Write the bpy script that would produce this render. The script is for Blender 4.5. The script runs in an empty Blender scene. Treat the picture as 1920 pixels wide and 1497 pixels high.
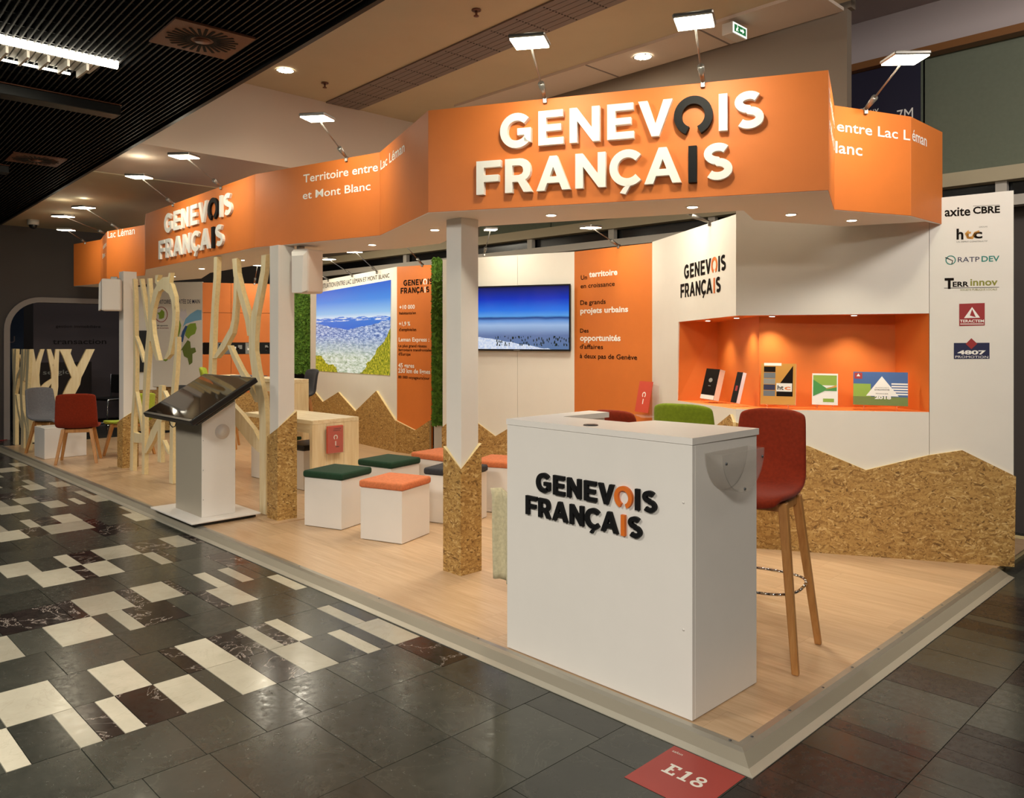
import bpy, bmesh, math, random
from mathutils import Vector, Matrix
from mathutils.geometry import tessellate_polygon

S = bpy.context.scene
COL = S.collection
rnd = random.Random(7)
PI = math.pi

# ------------------------------------------------------------------ camera
cd = bpy.data.cameras.new('camera')
cd.sensor_fit = 'HORIZONTAL'; cd.sensor_width = 36.0
cd.lens = 36.0 * 1494.0 / 1920.0
cd.shift_y = (633.0 - 748.5) / 1920.0
cd.clip_start = 0.05; cd.clip_end = 100
cam = bpy.data.objects.new('camera', cd); COL.objects.link(cam)
cam.location = (1.4011578548286567, -2.5379531765679544, 1.54)
cam.rotation_euler = (PI / 2, 0, math.radians(45.7))
S.camera = cam

# ------------------------------------------------------------------ world, exposure
w = bpy.data.worlds.new('hall_air'); S.world = w; w.use_nodes = True
w.node_tree.nodes['Background'].inputs[0].default_value = (1.0, 0.97, 0.88, 1)
w.node_tree.nodes['Background'].inputs[1].default_value = 0.42
S.view_settings.view_transform = 'Standard'; S.view_settings.look = 'None'
S.view_settings.exposure = -0.24; S.view_settings.gamma = 1.0
S.view_settings.use_curve_mapping = False
WARM = (0.98, 0.94, 0.74)
def light(name, kind, loc, power, color=WARM, size=0.1, target=None, parent=None, **kw):
    l = bpy.data.lights.new(name, kind); l.energy = power; l.color = color
    if kind == 'AREA':
        l.shape = kw.get('shape', 'DISK'); l.size = size
        if 'size_y' in kw: l.size_y = kw['size_y']
        if 'spread' in kw: l.spread = math.radians(kw['spread'])
    elif kind == 'SPOT':
        l.shadow_soft_size = size; l.spot_size = math.radians(kw.get('angle', 90)); l.spot_blend = kw.get('blend', 0.6)
    else:
        l.shadow_soft_size = size
    o = bpy.data.objects.new(name, l); COL.objects.link(o); o.location = loc
    d = (Vector(target) - Vector(loc)) if target else Vector((0, 0, -1))
    o.rotation_euler = d.to_track_quat('-Z', 'Y').to_euler()
    o['kind'] = 'helper'
    return o
# general hall lighting: unseen area lights added as ambient fill over aisle and bay
light('aisle_fill', 'AREA', (2.2, -3.6, 3.2), 330, (1, .95, .84), 1.2)
light('aisle_fill', 'AREA', (-2.5, -3.4, 3.2), 190, (1, .95, .84), 1.2)
light('aisle_fill', 'AREA', (-7.5, -3.0, 3.2), 100, (1, .95, .84), 1.2)
light('bay_fill', 'AREA', (-3.0, 2.2, 3.93), 80, (1, .92, .76), 0.9)
light('bay_fill', 'AREA', (1.8, 1.6, 3.9), 130, (1, .94, .88), 0.9, (0.4, 4.6, 3.2))  # added fill aimed at the upper back wall and blinds
light('bay_fill', 'AREA', (-8.2, 2.6, 3.20), 45, (1, .92, .74), 0.8)

# ------------------------------------------------------------------ materials
def lin(c):
    c = c.lstrip('#'); v = [int(c[i:i+2], 16) / 255 for i in (0, 2, 4)]
    return tuple(x / 12.92 if x <= .04045 else ((x + .055) / 1.055) ** 2.4 for x in v) + (1,)
class NT:
    def __init__(s, m): s.t = m.node_tree; s.n = s.t.nodes; s.b = s.n['Principled BSDF']
    def add(s, typ, **kw):
        x = s.n.new(typ)
        for k, v in kw.items(): setattr(x, k, v)
        return x
    def link(s, a, b): s.t.links.new(a, b)
    def coord(s, scale=(1, 1, 1), rot=(0, 0, 0)):
        tc = s.add('ShaderNodeTexCoord'); mp = s.add('ShaderNodeMapping')
        mp.inputs['Scale'].default_value = scale; mp.inputs['Rotation'].default_value = rot
        s.link(tc.outputs['Object'], mp.inputs[0]); return mp.outputs[0]
    def noise(s, vec, scale, detail=3, rough=.5, dist=0):
        x = s.add('ShaderNodeTexNoise'); x.inputs['Scale'].default_value = scale; x.inputs['Detail'].default_value = detail
        x.inputs['Roughness'].default_value = rough; x.inputs['Distortion'].default_value = dist
        if vec is not None: s.link(vec, x.inputs['Vector'])
        return x.outputs['Fac']
    def ramp(s, fac, stops, interp='LINEAR'):
        r = s.add('ShaderNodeValToRGB'); r.color_ramp.interpolation = interp; e = r.color_ramp.elements
        while len(e) < len(stops): e.new(.5)
        for i, (p, c) in enumerate(stops): e[i].position = p; e[i].color = lin(c) if isinstance(c, str) else c
        s.link(fac, r.inputs[0]); return r.outputs[0]
    def mix(s, fac, a, b, mode='MIX'):
        x = s.add('ShaderNodeMix', data_type='RGBA', blend_type=mode)
        if isinstance(fac, (int, float)): x.inputs[0].default_value = fac
        else: s.link(fac, x.inputs[0])
        for i, v in ((6, a), (7, b)):
            if isinstance(v, (str, tuple)): x.inputs[i].default_value = lin(v) if isinstance(v, str) else v
            else: s.link(v, x.inputs[i])
        return x.outputs[2]
    def math(s, op, a, b=0.0, clamp=False):
        x = s.add('ShaderNodeMath', operation=op); x.use_clamp = clamp
        for i, v in ((0, a), (1, b)):
            if isinstance(v, (int, float)): x.inputs[i].default_value = v
            else: s.link(v, x.inputs[i])
        return x.outputs[0]
    def sep(s, vec):
        x = s.add('ShaderNodeSeparateXYZ'); s.link(vec, x.inputs[0]); return x.outputs
    def rand(s): return s.add('ShaderNodeObjectInfo').outputs['Random']
    def bump(s, h, strength=.2, dist=.01):
        x = s.add('ShaderNodeBump'); x.inputs['Strength'].default_value = strength; x.inputs['Distance'].default_value = dist
        s.link(h, x.inputs['Height']); s.link(x.outputs[0], s.b.inputs['Normal'])
    def base(s, c): s.link(c, s.b.inputs['Base Color'])
def mat(name, color, rough=.5, metal=0.0, var=0.0, scale=6.0, emit=0.0, spec=None, trans=0.0, alpha=None):
    m = bpy.data.materials.new(name); m.use_nodes = True; t = NT(m); b = t.b
    b.inputs['Base Color'].default_value = lin(color); b.inputs['Roughness'].default_value = rough; b.inputs['Metallic'].default_value = metal
    if spec is not None: b.inputs['Specular IOR Level'].default_value = spec
    if trans: b.inputs['Transmission Weight'].default_value = trans
    if emit:
        b.inputs['Emission Color'].default_value = lin(color); b.inputs['Emission Strength'].default_value = emit
    if var:
        n = t.noise(t.coord(), scale, 4, .6); c = lin(color)
        lo = tuple(x * (1 - var) for x in c[:3]) + (1,); hi = tuple(min(1, x * (1 + var * .6)) for x in c[:3]) + (1,)
        t.base(t.ramp(n, [(.3, lo), (.7, hi)]))
    return m
def osb_mat():
    m = bpy.data.materials.new('oriented_strand_board'); m.use_nodes = True; t = NT(m); col = None
    base = t.coord(); 
    wob = t.add('ShaderNodeTexNoise'); wob.inputs['Scale'].default_value = 9; t.link(base, wob.inputs['Vector'])
    vm = t.add('ShaderNodeVectorMath', operation='MULTIPLY_ADD'); t.link(wob.outputs['Color'], vm.inputs[0]); vm.inputs[1].default_value = (.035, .035, .035); t.link(base, vm.inputs[2])
    facs = []
    for rot, sc in ((.2, (17, 60, 85)), (-.4, (18, 60, 95)), (.8, (20, 60, 95)), (-.95, (20, 60, 100)), (1.45, (24, 60, 100)), (-.12, (16, 60, 110)), (.5, (18, 60, 120))):
        m0 = t.add('ShaderNodeMapping'); m0.inputs['Rotation'].default_value = (0, rot, rot); t.link(vm.outputs[0], m0.inputs[0]); mp = t.add('ShaderNodeMapping'); mp.inputs['Scale'].default_value = sc; mp.inputs['Location'].default_value = (rot * 3, 0, rot)
        t.link(m0.outputs[0], mp.inputs[0])
        v = t.add('ShaderNodeTexVoronoi'); v.inputs['Scale'].default_value = 1.0; t.link(mp.outputs[0], v.inputs['Vector'])
        sp = t.add('ShaderNodeSeparateColor'); t.link(v.outputs['Color'], sp.inputs[0])
        facs.append((sp.outputs[0], sp.outputs[1], v.outputs['Distance']))
    shade, order = facs[0][0], facs[0][1]
    for f0, f1, d in facs[1:]:
        g = t.math('GREATER_THAN', f1, order)
        mx = t.add('ShaderNodeMix', data_type='FLOAT'); t.link(g, mx.inputs[0]); t.link(shade, mx.inputs[2]); t.link(f0, mx.inputs[3]); shade = mx.outputs[0]
        order = t.math('MAXIMUM', f1, order)
    c = t.ramp(shade, [(0, '#6f522b'), (.10, '#94703d'), (.4, '#af8a50'), (.85, '#bf9c60'), (1, '#d6b983')])
    n = t.noise(base, 90, 2); c = t.mix(.25, c, t.ramp(n, [(.3, '#7c5a2a'), (.7, '#f0d8a0')]), 'SOFT_LIGHT')
    t.base(c); t.b.inputs['Roughness'].default_value = .55; t.bump(shade, .15, .004)
    return m
def wood_mat(name, cols, stretch=(1, 12, 12), scale=3.0, rough=.5, knots=False, randomize=False, bumps=.05):
    m = bpy.data.materials.new(name); m.use_nodes = True; t = NT(m)
    v = t.coord(stretch)
    if randomize:
        a = t.add('ShaderNodeVectorMath', operation='ADD'); cb = t.add('ShaderNodeCombineXYZ'); r = t.math('MULTIPLY', t.rand(), 40.0)
        for i in range(3): t.link(r, cb.inputs[i])
        t.link(v, a.inputs[0]); t.link(cb.outputs[0], a.inputs[1]); v = a.outputs[0]
    n = t.noise(v, scale, 5, .6, .6)
    c = t.ramp(n, [(.25, cols[0]), (.5, cols[1]), (.75, cols[2])])
    if knots:
        k = t.add('ShaderNodeTexVoronoi'); k.inputs['Scale'].default_value = 4.5; t.link(t.coord((1, 1, .55)), k.inputs['Vector'])
        c = t.mix(t.ramp(k.outputs['Distance'], [(.0, (1, 1, 1, 1)), (.07, (0, 0, 0, 1))]), c, '#8d6a3c')
    if randomize:
        h = t.add('ShaderNodeHueSaturation'); t.link(t.math('ADD', t.math('MULTIPLY', t.rand(), .16), .92), h.inputs['Value']); t.link(c, h.inputs['Color']); c = h.outputs[0]
    t.base(c); t.b.inputs['Roughness'].default_value = rough; t.bump(n, bumps, .003)
    return m
def stone_mat(name, lo, hi, veins=None, rough=.16, vs=2.2):
    m = bpy.data.materials.new(name); m.use_nodes = True; t = NT(m)
    v = t.coord()
    a = t.add('ShaderNodeVectorMath', operation='ADD'); cb = t.add('ShaderNodeCombineXYZ'); r = t.math('MULTIPLY', t.rand(), 50.0)
    for i in range(3): t.link(r, cb.inputs[i])
    t.link(v, a.inputs[0]); t.link(cb.outputs[0], a.inputs[1]); v = a.outputs[0]
    c = t.ramp(t.noise(v, 3.5, 6, .65), [(.3, lo), (.7, hi)])
    if veins:
        d = t.noise(v, vs, 5, .6, 1.6)
        k = t.math('ABSOLUTE', t.math('SUBTRACT', d, .5))
        amt = t.math('MULTIPLY', t.ramp(k, [(0, (1, 1, 1, 1)), (.012, (0, 0, 0, 1))]), veins[1])
        c = t.mix(amt, c, veins[0])
    h = t.add('ShaderNodeHueSaturation'); t.link(t.math('ADD', t.math('MULTIPLY', t.rand(), .5), .72), h.inputs['Value']); t.link(c, h.inputs['Color'])
    t.base(h.outputs[0])
    sc = t.noise(v, 30, 6, .7); t.link(t.ramp(sc, [(.35, (rough * .8,) * 3 + (1,)), (.75, (rough * 1.9,) * 3 + (1,))]), t.b.inputs['Roughness'])
    t.bump(t.noise(v, 14, 5, .7), .05, .004)
    return m
def fabric_mat(name, c, var=.18):
    m = mat(name, c, .9, var=var, scale=60); t = NT(m); t.b.inputs['Sheen Weight'].default_value = .06; t.b.inputs['Specular IOR Level'].default_value = .2
    t.bump(t.noise(t.coord(), 400, 2), .25, .002); return m
def moss_mat():
    m = bpy.data.materials.new('green_moss'); m.use_nodes = True; t = NT(m)
    v = t.coord(); k = t.add('ShaderNodeTexVoronoi'); k.inputs['Scale'].default_value = 28; t.link(v, k.inputs['Vector'])
    sp = t.add('ShaderNodeSeparateColor'); t.link(k.outputs['Color'], sp.inputs[0])
    t.base(t.mix(t.noise(v, 5, 4), t.ramp(sp.outputs[0], [(0, '#2f4a12'), (.5, '#567f22'), (1, '#7ba53c')]), '#4f7a1e'))
    t.b.inputs['Roughness'].default_value = .9; return m
M = dict(
    orange=mat('orange_paint', '#da7830', .55, var=.03), white=mat('white_laminate', '#ece6df', .38, var=.015), wallwhite=mat('white_panel_paint', '#e9e4da', .55, var=.015),
    soffit=mat('white_soffit', '#e8ddd3', .6), letter=mat('white_letter', '#f2efe8', .45), black=mat('black_letter', '#0b0b0d', .6, spec=.25), ink=mat('dark_print', '#1d1714', .9, spec=.08),
    logo_or=mat('orange_letter', '#e2711d', .5), print_w=mat('white_print', '#f7f3ec', .7), print_g=mat('grey_print', '#8c8c88', .7),
    osb=osb_mat(), pine=wood_mat('pale_pine', ('#d9bf8d', '#e6d2a6', '#efe0bc'), (10, 10, .9), 3.0, .55, True),
    pinetop=wood_mat('pale_pine_board', ('#d8bf90', '#e8d5ab', '#f0e2c0'), (.9, 10, 10), 3.0, .5, True),
    ply=wood_mat('birch_plywood', ('#dcc798', '#e9d8b0', '#efe2c2'), (9, 9, .8), 3.0, .55, True), ply_lit_edge=mat('ply_and_lit_osb_edge', '#e6cf9a', .6, var=.1, scale=40),  # plywood edge; on OSB the pale colour stands in for light from above
    beech=wood_mat('beech_leg_wood', ('#a8703c', '#bd8449', '#cb9558'), (12, 12, 1), 4.0, .42), darkwood=wood_mat('brown_stool_wood', ('#5c3416', '#70421f', '#82502a'), (12, 12, 1), 4.0, .45),
    deck=wood_mat('oak_vinyl_plank', ('#b8956f', '#c6a581', '#d2b492'), (.8, 12, 8), 3.2, .33, False, True, .02),
    alu=mat('brushed_aluminium', '#b5b0a4', .34, .75, var=.05, scale=20), alu_pad=mat('grey_grip_strip', '#8f8777', .6), alu_lt=mat('light_aluminium_edge', '#b9b3a4', .4, .4),
    chrome=mat('chrome', '#d8d8d8', .12, 1.0), greymet=mat('grey_lamp_metal', '#8e8a84', .35, .8), blackpl=mat('black_plastic', '#121315', .35), glass_scr=mat('dark_glass_screen', '#0c0d0f', .04, spec=.9),
    t_white=stone_mat('white_marble', '#aea794', '#c2bba8', ('#9a927c', .25), .15), t_slate=stone_mat('grey_slate', '#34352f', '#42423b', ('#5c5b50', .25), .17),
    t_dark=stone_mat('dark_veined_marble', '#1d1918', '#2b2322', ('#b9ab9f', .75), .14, 3.2), t_brown=stone_mat('brown_black_stone', '#211b19', '#2e2724', ('#4a423c', .2), .2), grout=mat('floor_grout', '#25241f', .7),
    red=fabric_mat('rust_red_fabric', '#852a12'), orangef=fabric_mat('coral_orange_fabric', '#d47a4e'), greenf=fabric_mat('bottle_green_fabric', '#23402c'), greyf=fabric_mat('mid_grey_fabric', '#6b6b70'),
    darkf=fabric_mat('charcoal_fabric', '#3a3a3e'), blackf=mat('black_leatherette', '#141313', .45), lime=fabric_mat('lime_green_fabric', '#7d8f1f'), limeb=fabric_mat('bright_lime_fabric', '#a9b83a'), canvas=fabric_mat('raw_canvas', '#cfc3a0'),
    moss=moss_mat(), ceil=mat('beige_ceiling_paint', '#b8a88c', .8, var=.05, scale=1.5), ceil2=mat('pale_ceiling_paint', '#c3b2a2', .8), hallwall=mat('grey_mauve_wall', '#a89c9a', .8), wallwarm=mat('taupe_wall', '#77695a', .8),
    darkwall=mat('dark_grey_wall', '#4a4340', .8), archtrim=mat('pale_arch_trim', '#8b817c', .6), blackceil=mat('black_ceiling_metal', '#0e0e13', .6), plenum=mat('black_plenum', '#060607', .9), rust=mat('brown_vent_metal', '#6b4330', .5, .3),
    ventgrey=mat('grey_vent_metal', '#75675f', .6), hole=mat('dark_hole', '#0b0a0a', .9), blind=mat('green_grey_blind', '#6b7160', .85, var=.06, scale=30), rail=mat('brown_wood_rail', '#7a4f28', .5), cream=mat('cream_sill', '#b5a88c', .6),
    navy=mat('navy_banner', '#1d1b33', .7), darkgap=mat('dark_gap', '#07080c', .2), frame=mat('white_window_frame', '#bdb6ac', .5),
    emit_led=mat('led_panel', '#fff3d6', .5, emit=22), emit_dl=mat('downlight_lens', '#fff2d8', .5, emit=14), tube=mat('fluorescent_tube', '#fff7df', .5, emit=12), exitg=mat('exit_sign_green', '#1f6b3e', .5, emit=.8), exitw=mat('exit_sign_white', '#eaf5ea', .5, emit=1.2),
    acrylic=None, carpet_red=mat('red_floor_sticker', '#9e3a33', .45), sticker_w=mat('sticker_white', '#e3ddd2', .5), leaflet=mat('coral_leaflet', '#cf4a33', .45), paper=mat('white_paper', '#e9e6e0', .5), gold=mat('gold_print', '#cf9440', .35, .3),
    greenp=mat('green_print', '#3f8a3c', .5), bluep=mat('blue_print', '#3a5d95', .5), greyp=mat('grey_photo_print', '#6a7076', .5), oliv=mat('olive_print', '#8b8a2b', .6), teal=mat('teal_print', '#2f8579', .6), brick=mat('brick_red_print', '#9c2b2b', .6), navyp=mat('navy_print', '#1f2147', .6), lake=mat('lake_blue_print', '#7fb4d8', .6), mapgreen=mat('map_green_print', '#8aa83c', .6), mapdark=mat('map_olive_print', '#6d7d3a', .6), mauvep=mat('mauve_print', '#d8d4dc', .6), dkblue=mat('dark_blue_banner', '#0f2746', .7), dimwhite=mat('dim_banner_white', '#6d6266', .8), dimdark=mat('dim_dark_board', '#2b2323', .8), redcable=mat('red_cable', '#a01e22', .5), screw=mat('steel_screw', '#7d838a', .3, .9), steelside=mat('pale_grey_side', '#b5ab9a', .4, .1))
ac = bpy.data.materials.new('clear_acrylic'); ac.use_nodes = True
_t = NT(ac); _o = _t.n['Material Output']; _lw = _t.add('ShaderNodeLayerWeight'); _lw.inputs['Blend'].default_value = .35
_tr = _t.add('ShaderNodeBsdfTransparent'); _tr.inputs[0].default_value = (.96, .95, .94, 1); _gl = _t.add('ShaderNodeBsdfPrincipled'); _gl.inputs['Roughness'].default_value = .08; _gl.inputs['Base Color'].default_value = (.80, .78, .74, 1)
_mx = _t.add('ShaderNodeMixShader'); _t.link(_t.math('ADD', _t.math('MULTIPLY', _lw.outputs['Facing'], .24), .03), _mx.inputs[0]); _t.link(_tr.outputs[0], _mx.inputs[1]); _t.link(_gl.outputs[0], _mx.inputs[2]); _t.link(_mx.outputs[0], _o.inputs[0])
M['acrylic'] = ac

# ------------------------------------------------------------------ builders
def tagit(o, label=None, cat=None, group=None, kind=None):
    if label: o['label'] = label
    if cat: o['category'] = cat
    if group: o['group'] = group
    if kind: o['kind'] = kind
    return o
def thing(name, label, cat, loc=(0, 0, 0), rz=0.0, group=None):
    o = bpy.data.objects.new(name, None); o.empty_display_size = .1; COL.objects.link(o)
    o.location = loc; o.rotation_euler = (0, 0, rz)
    return tagit(o, label, cat, group)
def meshobj(name, me, mats, parent=None, label=None):
    for m in (mats if isinstance(mats, (list, tuple)) else [mats]): me.materials.append(m)
    o = bpy.data.objects.new(name, me); COL.objects.link(o)
    if parent: o.parent = parent
    if label: o['label'] = label
    return o
def bmobj(name, bm, mats, parent=None, label=None, smooth=False):
    me = bpy.data.meshes.new(name); bm.to_mesh(me); bm.free()
    if smooth: me.polygons.foreach_set('use_smooth', [True] * len(me.polygons))
    return meshobj(name, me, mats, parent, label)
def addbox(bm, lo, hi, mtx=None):
    vs = [bm.verts.new((x, y, z)) for x in (lo[0], hi[0]) for y in (lo[1], hi[1]) for z in (lo[2], hi[2])]
    if mtx is not None:
        for v in vs: v.co = mtx @ v.co
    return [bm.faces.new([vs[i] for i in f]) for f in ((0, 1, 3, 2), (4, 6, 7, 5), (0, 4, 5, 1), (2, 3, 7, 6), (0, 2, 6, 4), (1, 5, 7, 3))]
def box(name, lo, hi, m, parent=None, bevel=0.0, label=None, seg=1, mtx=None):
    bm = bmesh.new(); addbox(bm, lo, hi, mtx)
    bmesh.ops.recalc_face_normals(bm, faces=bm.faces)
    if bevel: bmesh.ops.bevel(bm, geom=list(bm.edges), offset=bevel, segments=seg, profile=.5, affect='EDGES')
    return bmobj(name, bm, m, parent, label, smooth=False)
def boxes(name, lst, m, parent=None, label=None):
    bm = bmesh.new()
    for lo, hi in lst: addbox(bm, lo, hi)
    bmesh.ops.recalc_face_normals(bm, faces=bm.faces)
    return bmobj(name, bm, m, parent, label)
def addplate(bm, loops, y0, y1, side=None):
    """outline (and holes) in the local x/z plane, from depth y0 (front) to y1 (back)"""
    flat = [p for l in loops for p in l]
    tris = tessellate_polygon([[Vector((p[0], p[1], 0)) for p in l] for l in loops])
    f = [bm.verts.new((p[0], y0, p[1])) for p in flat]; b = [bm.verts.new((p[0], y1, p[1])) for p in flat]
    for t in tris:
        try: bm.faces.new([f[i] for i in t]); bm.faces.new([b[i] for i in reversed(t)])
        except ValueError: pass
    k = 0
    for l in loops:
        n = len(l)
        for i in range(n):
            q = bm.faces.new([f[k + i], f[k + (i + 1) % n], b[k + (i + 1) % n], b[k + i]])
            if side is not None: q.material_index = side
        k += n
def plate(name, loops, y0, y1, mats, parent=None, label=None, side=None):
    if not isinstance(loops[0][0], (tuple, list)): loops = [loops]
    bm = bmesh.new(); addplate(bm, loops, y0, y1, side); bmesh.ops.recalc_face_normals(bm, faces=bm.faces)
    return bmobj(name, bm, mats, parent, label)
def addtube(bm, a, b, r0, r1=None, n=12, cap=True):
    a = Vector(a); b = Vector(b); r1 = r0 if r1 is None else r1
    q = (b - a).to_track_quat('Z', 'Y').to_matrix()
    A = []; B = []
    for i in range(n):
        d = q @ Vector((math.cos(2 * PI * i / n), math.sin(2 * PI * i / n), 0)); A.append(bm.verts.new(a + d * r0)); B.append(bm.verts.new(b + d * r1))
    for i in range(n): bm.faces.new([A[i], A[(i + 1) % n], B[(i + 1) % n], B[i]])
    if cap: bm.faces.new(list(reversed(A))); bm.faces.new(B)
def tube(name, a, b, r0, m, parent=None, r1=None, n=12, label=None):
    bm = bmesh.new(); addtube(bm, a, b, r0, r1, n); return bmobj(name, bm, m, parent, label, True)
def path(name, pts, r, m, parent=None, n=8, label=None):
    bm = bmesh.new()
    for a, b in zip(pts, pts[1:]): addtube(bm, a, b, r, r, n)
    return bmobj(name, bm, m, parent, label, True)
def leg(name, top, bot, w0, w1, m, parent, label=None):
    """square tapered leg"""
    bm = bmesh.new(); vs = []
    for p, wd in ((top, w0), (bot, w1)):
        for sx, sy in ((-1, -1), (1, -1), (1, 1), (-1, 1)): vs.append(bm.verts.new((p[0] + sx * wd / 2, p[1] + sy * wd / 2, p[2])))
    for f in ((0, 1, 2, 3), (7, 6, 5, 4), (0, 4, 5, 1), (1, 5, 6, 2), (2, 6, 7, 3), (3, 7, 4, 0)): bm.faces.new([vs[i] for i in f])
    bmesh.ops.recalc_face_normals(bm, faces=bm.faces); bmesh.ops.bevel(bm, geom=list(bm.edges), offset=.004, segments=1, affect='EDGES')
    return bmobj(name, bm, m, parent, label)
_fc = {}
def textmesh(s, bold=.0):
    cu = bpy.data.curves.new('txt', 'FONT'); cu.body = s; cu.size = 1; cu.offset = bold; cu.extrude = 0.0; cu.resolution_u = 3
    o = bpy.data.objects.new('txt', cu); COL.objects.link(o); dg = bpy.context.evaluated_depsgraph_get(); dg.update()
    me = bpy.data.meshes.new_from_object(o.evaluated_get(dg)); bpy.data.objects.remove(o); bpy.data.curves.remove(cu)
    return me
def text(s, spec, m, parent, y=-.003, bold=.011, name='lettering', label=None):
    """spec = (left, baseline, right, cap height) on the parent's x/z plane"""
    s0, z0, s1, h = spec
    me = textmesh(s, bold); xs = [v.co.x for v in me.vertices]; x0, x1 = min(xs), max(xs); kx = (s1 - s0) / (x1 - x0); kz = h / (.73 + bold)
    for v in me.vertices: v.co = ((v.co.x - x0) * kx + s0, y, v.co.y * kz + z0)
    bm = bmesh.new(); bm.from_mesh(me); bm.faces.ensure_lookup_table()
    for f in bm.faces: f.normal_update()
    if bm.faces and bm.faces[0].normal.y > 0: bmesh.ops.reverse_faces(bm, faces=bm.faces)
    bm.to_mesh(me); bm.free()
    o = meshobj(name, me, m, parent, label); o['kind'] = 'stuff'; return o
def words_to_letters(o):
    """cut a text print into one part per letter (pieces that share a column stay together)"""
    me = o.data; bm = bmesh.new(); bm.from_mesh(me); bm.verts.ensure_lookup_table(); done = set(); isl = []
    for v in bm.verts:
        if v.index in done: continue
        st = [v]; done.add(v.index); c = []
        while st:
            a = st.pop(); c.append(a)
            for e in a.link_edges:
                b = e.other_vert(a)
                if b.index not in done: done.add(b.index); st.append(b)
        isl.append((min(a.co.x for a in c), max(a.co.x for a in c), c))
    isl.sort(key=lambda t: t[0]); gr = []
    for a, b, c in isl:
        if gr and a < gr[-1][1] - .3 * min(b - a, gr[-1][1] - gr[-1][0]): gr[-1] = (gr[-1][0], max(b, gr[-1][1]), gr[-1][2] + c)
        else: gr.append((a, b, c))
    for a, b, c in gr:
        ix = {v.index: i for i, v in enumerate(c)}; fs = {f.index: f for v in c for f in v.link_faces}.values()
        m2 = bpy.data.meshes.new('letter'); m2.from_pydata([tuple(v.co) for v in c], [], [tuple(ix[v.index] for v in f.verts) for f in fs]); meshobj('letter', m2, me.materials[0], o.parent)
    bm.free(); bpy.data.objects.remove(o)
def flat(name, pts, m, parent, y=-.003, label=None):
    """a print: polygon on the parent's x/z plane"""
    tris = tessellate_polygon([[Vector((p[0], p[1], 0)) for p in pts]])
    me = bpy.data.meshes.new(name); me.from_pydata([(p[0], y, p[1]) for p in pts], [], [tuple(t) for t in tris])
    return meshobj(name, me, m, parent, label)
def rect(s0, z0, s1, z1): return [(s0, z0), (s1, z0), (s1, z1), (s0, z1)]
def disc(cx, cz, r, n=20, ry=None): return [(cx + r * math.cos(2 * PI * i / n), cz + (ry or r) * math.sin(2 * PI * i / n)) for i in range(n)]

# --- the wordmark's letters, cap height 1
def stroke(pts, w):
    L = []; R = []
    for i, p in enumerate(pts):
        a = Vector(pts[max(i - 1, 0)]); b = Vector(pts[min(i + 1, len(pts) - 1)]); d = (b - a).normalized(); nn = Vector((-d.y, d.x)) * w / 2
        L.append((p[0] + nn.x, p[1] + nn.y)); R.append((p[0] - nn.x, p[1] - nn.y))
    return L + R[::-1]
def arc(cx, cy, rx, ry, a0, a1, n=24): return [(cx + rx * math.cos(math.radians(a0 + (a1 - a0) * i / n)), cy + ry * math.sin(math.radians(a0 + (a1 - a0) * i / n))) for i in range(n + 1)]
T_ = .235
GL = {
 'E': (.76, [[(0, 0), (.76, 0), (.76, .2), (T_, .2), (T_, .405), (.68, .405), (.68, .595), (T_, .595), (T_, .8), (.74, .8), (.74, 1), (0, 1)]]),
 'F': (.77, [[(0, 0), (T_, 0), (T_, .37), (.70, .37), (.70, .57), (T_, .57), (T_, .8), (.77, .8), (.77, 1), (0, 1)]]),
 'I': (.225, [[(0, 0), (.225, 0), (.225, 1), (0, 1)]]),
 'N': (.88, [[(0, 0), (.225, 0), (.225, .62), (.68, 0), (.88, 0), (.88, 1), (.655, 1), (.655, .40), (.215, 1), (0, 1)]]),
 'V': (.95, [[(.37, 0), (.58, 0), (.95, 1), (.70, 1), (.48, .34), (.26, 1), (0, 1)]]),
 'A': (1.02, [[(0, 0), (.245, 0), (.33, .215), (.69, .215), (.775, 0), (1.02, 0), (.62, 1.0), (.40, 1.0)], [(.405, .40), (.615, .40), (.51, .68)]]),
 'R': (.84, [[(0, 0), (.225, 0), (.225, .315), (.40, .315), (.58, 0), (.84, 0), (.625, .36), (.70, .41), (.765, .50), (.79, .60), (.79, .68), (.775, .78), (.73, .875), (.66, .945), (.56, .985), (.46, 1), (0, 1)], [(.225, .51), (.43, .51), (.52, .54), (.56, .60), (.565, .66), (.54, .74), (.48, .785), (.42, .80), (.225, .80)]]),
 'S': (.76, [stroke(arc(.385, .715, .265, .185, 38, 265, 18) + arc(.385, .295, .275, .19, 88, -142, 18), .215)]),
 'G': (.95, [stroke(arc(.5, .5, .405, .405, 42, 318, 26), .225), [(.52, .36), (.735, .36), (.735, .16), (.94, .13), (.94, .56), (.52, .56)]]),
 'C': (.90, [stroke(arc(.5, .5, .405, .405, 42, 318, 26), .225)]),
 'Q': (.91, [stroke(arc(.5, .5, .405, .405, 42, 318, 26), .225), [(.46, .0), (.60, .02), (.52, -.10), (.44, -.24), (.28, -.20), (.38, -.06)]]),
 'O': (1.04, [stroke(arc(.52, .52, .415, .43, -68, 248, 34), .215)]),
}
LAY = [('G', .77, 1.325, 0), ('E', 1.94, 1.325, 0), ('N', 2.88, 1.325, 0), ('E', 3.98, 1.325, 0), ('V', 4.86, 1.325, 0), ('O', 5.85, 1.29, 1), ('I', 7.05, 1.325, 0), ('S', 7.45, 1.325, 0),
       ('F', 0, 0, 0), ('R', .91, 0, 0), ('A', 1.88, 0, 0), ('N', 3.05, 0, 0), ('Q', 4.06, 0, 0), ('A', 5.03, 0, 0), ('I', 6.24, -.02, 1), ('S', 6.64, 0, 0)]
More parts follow.
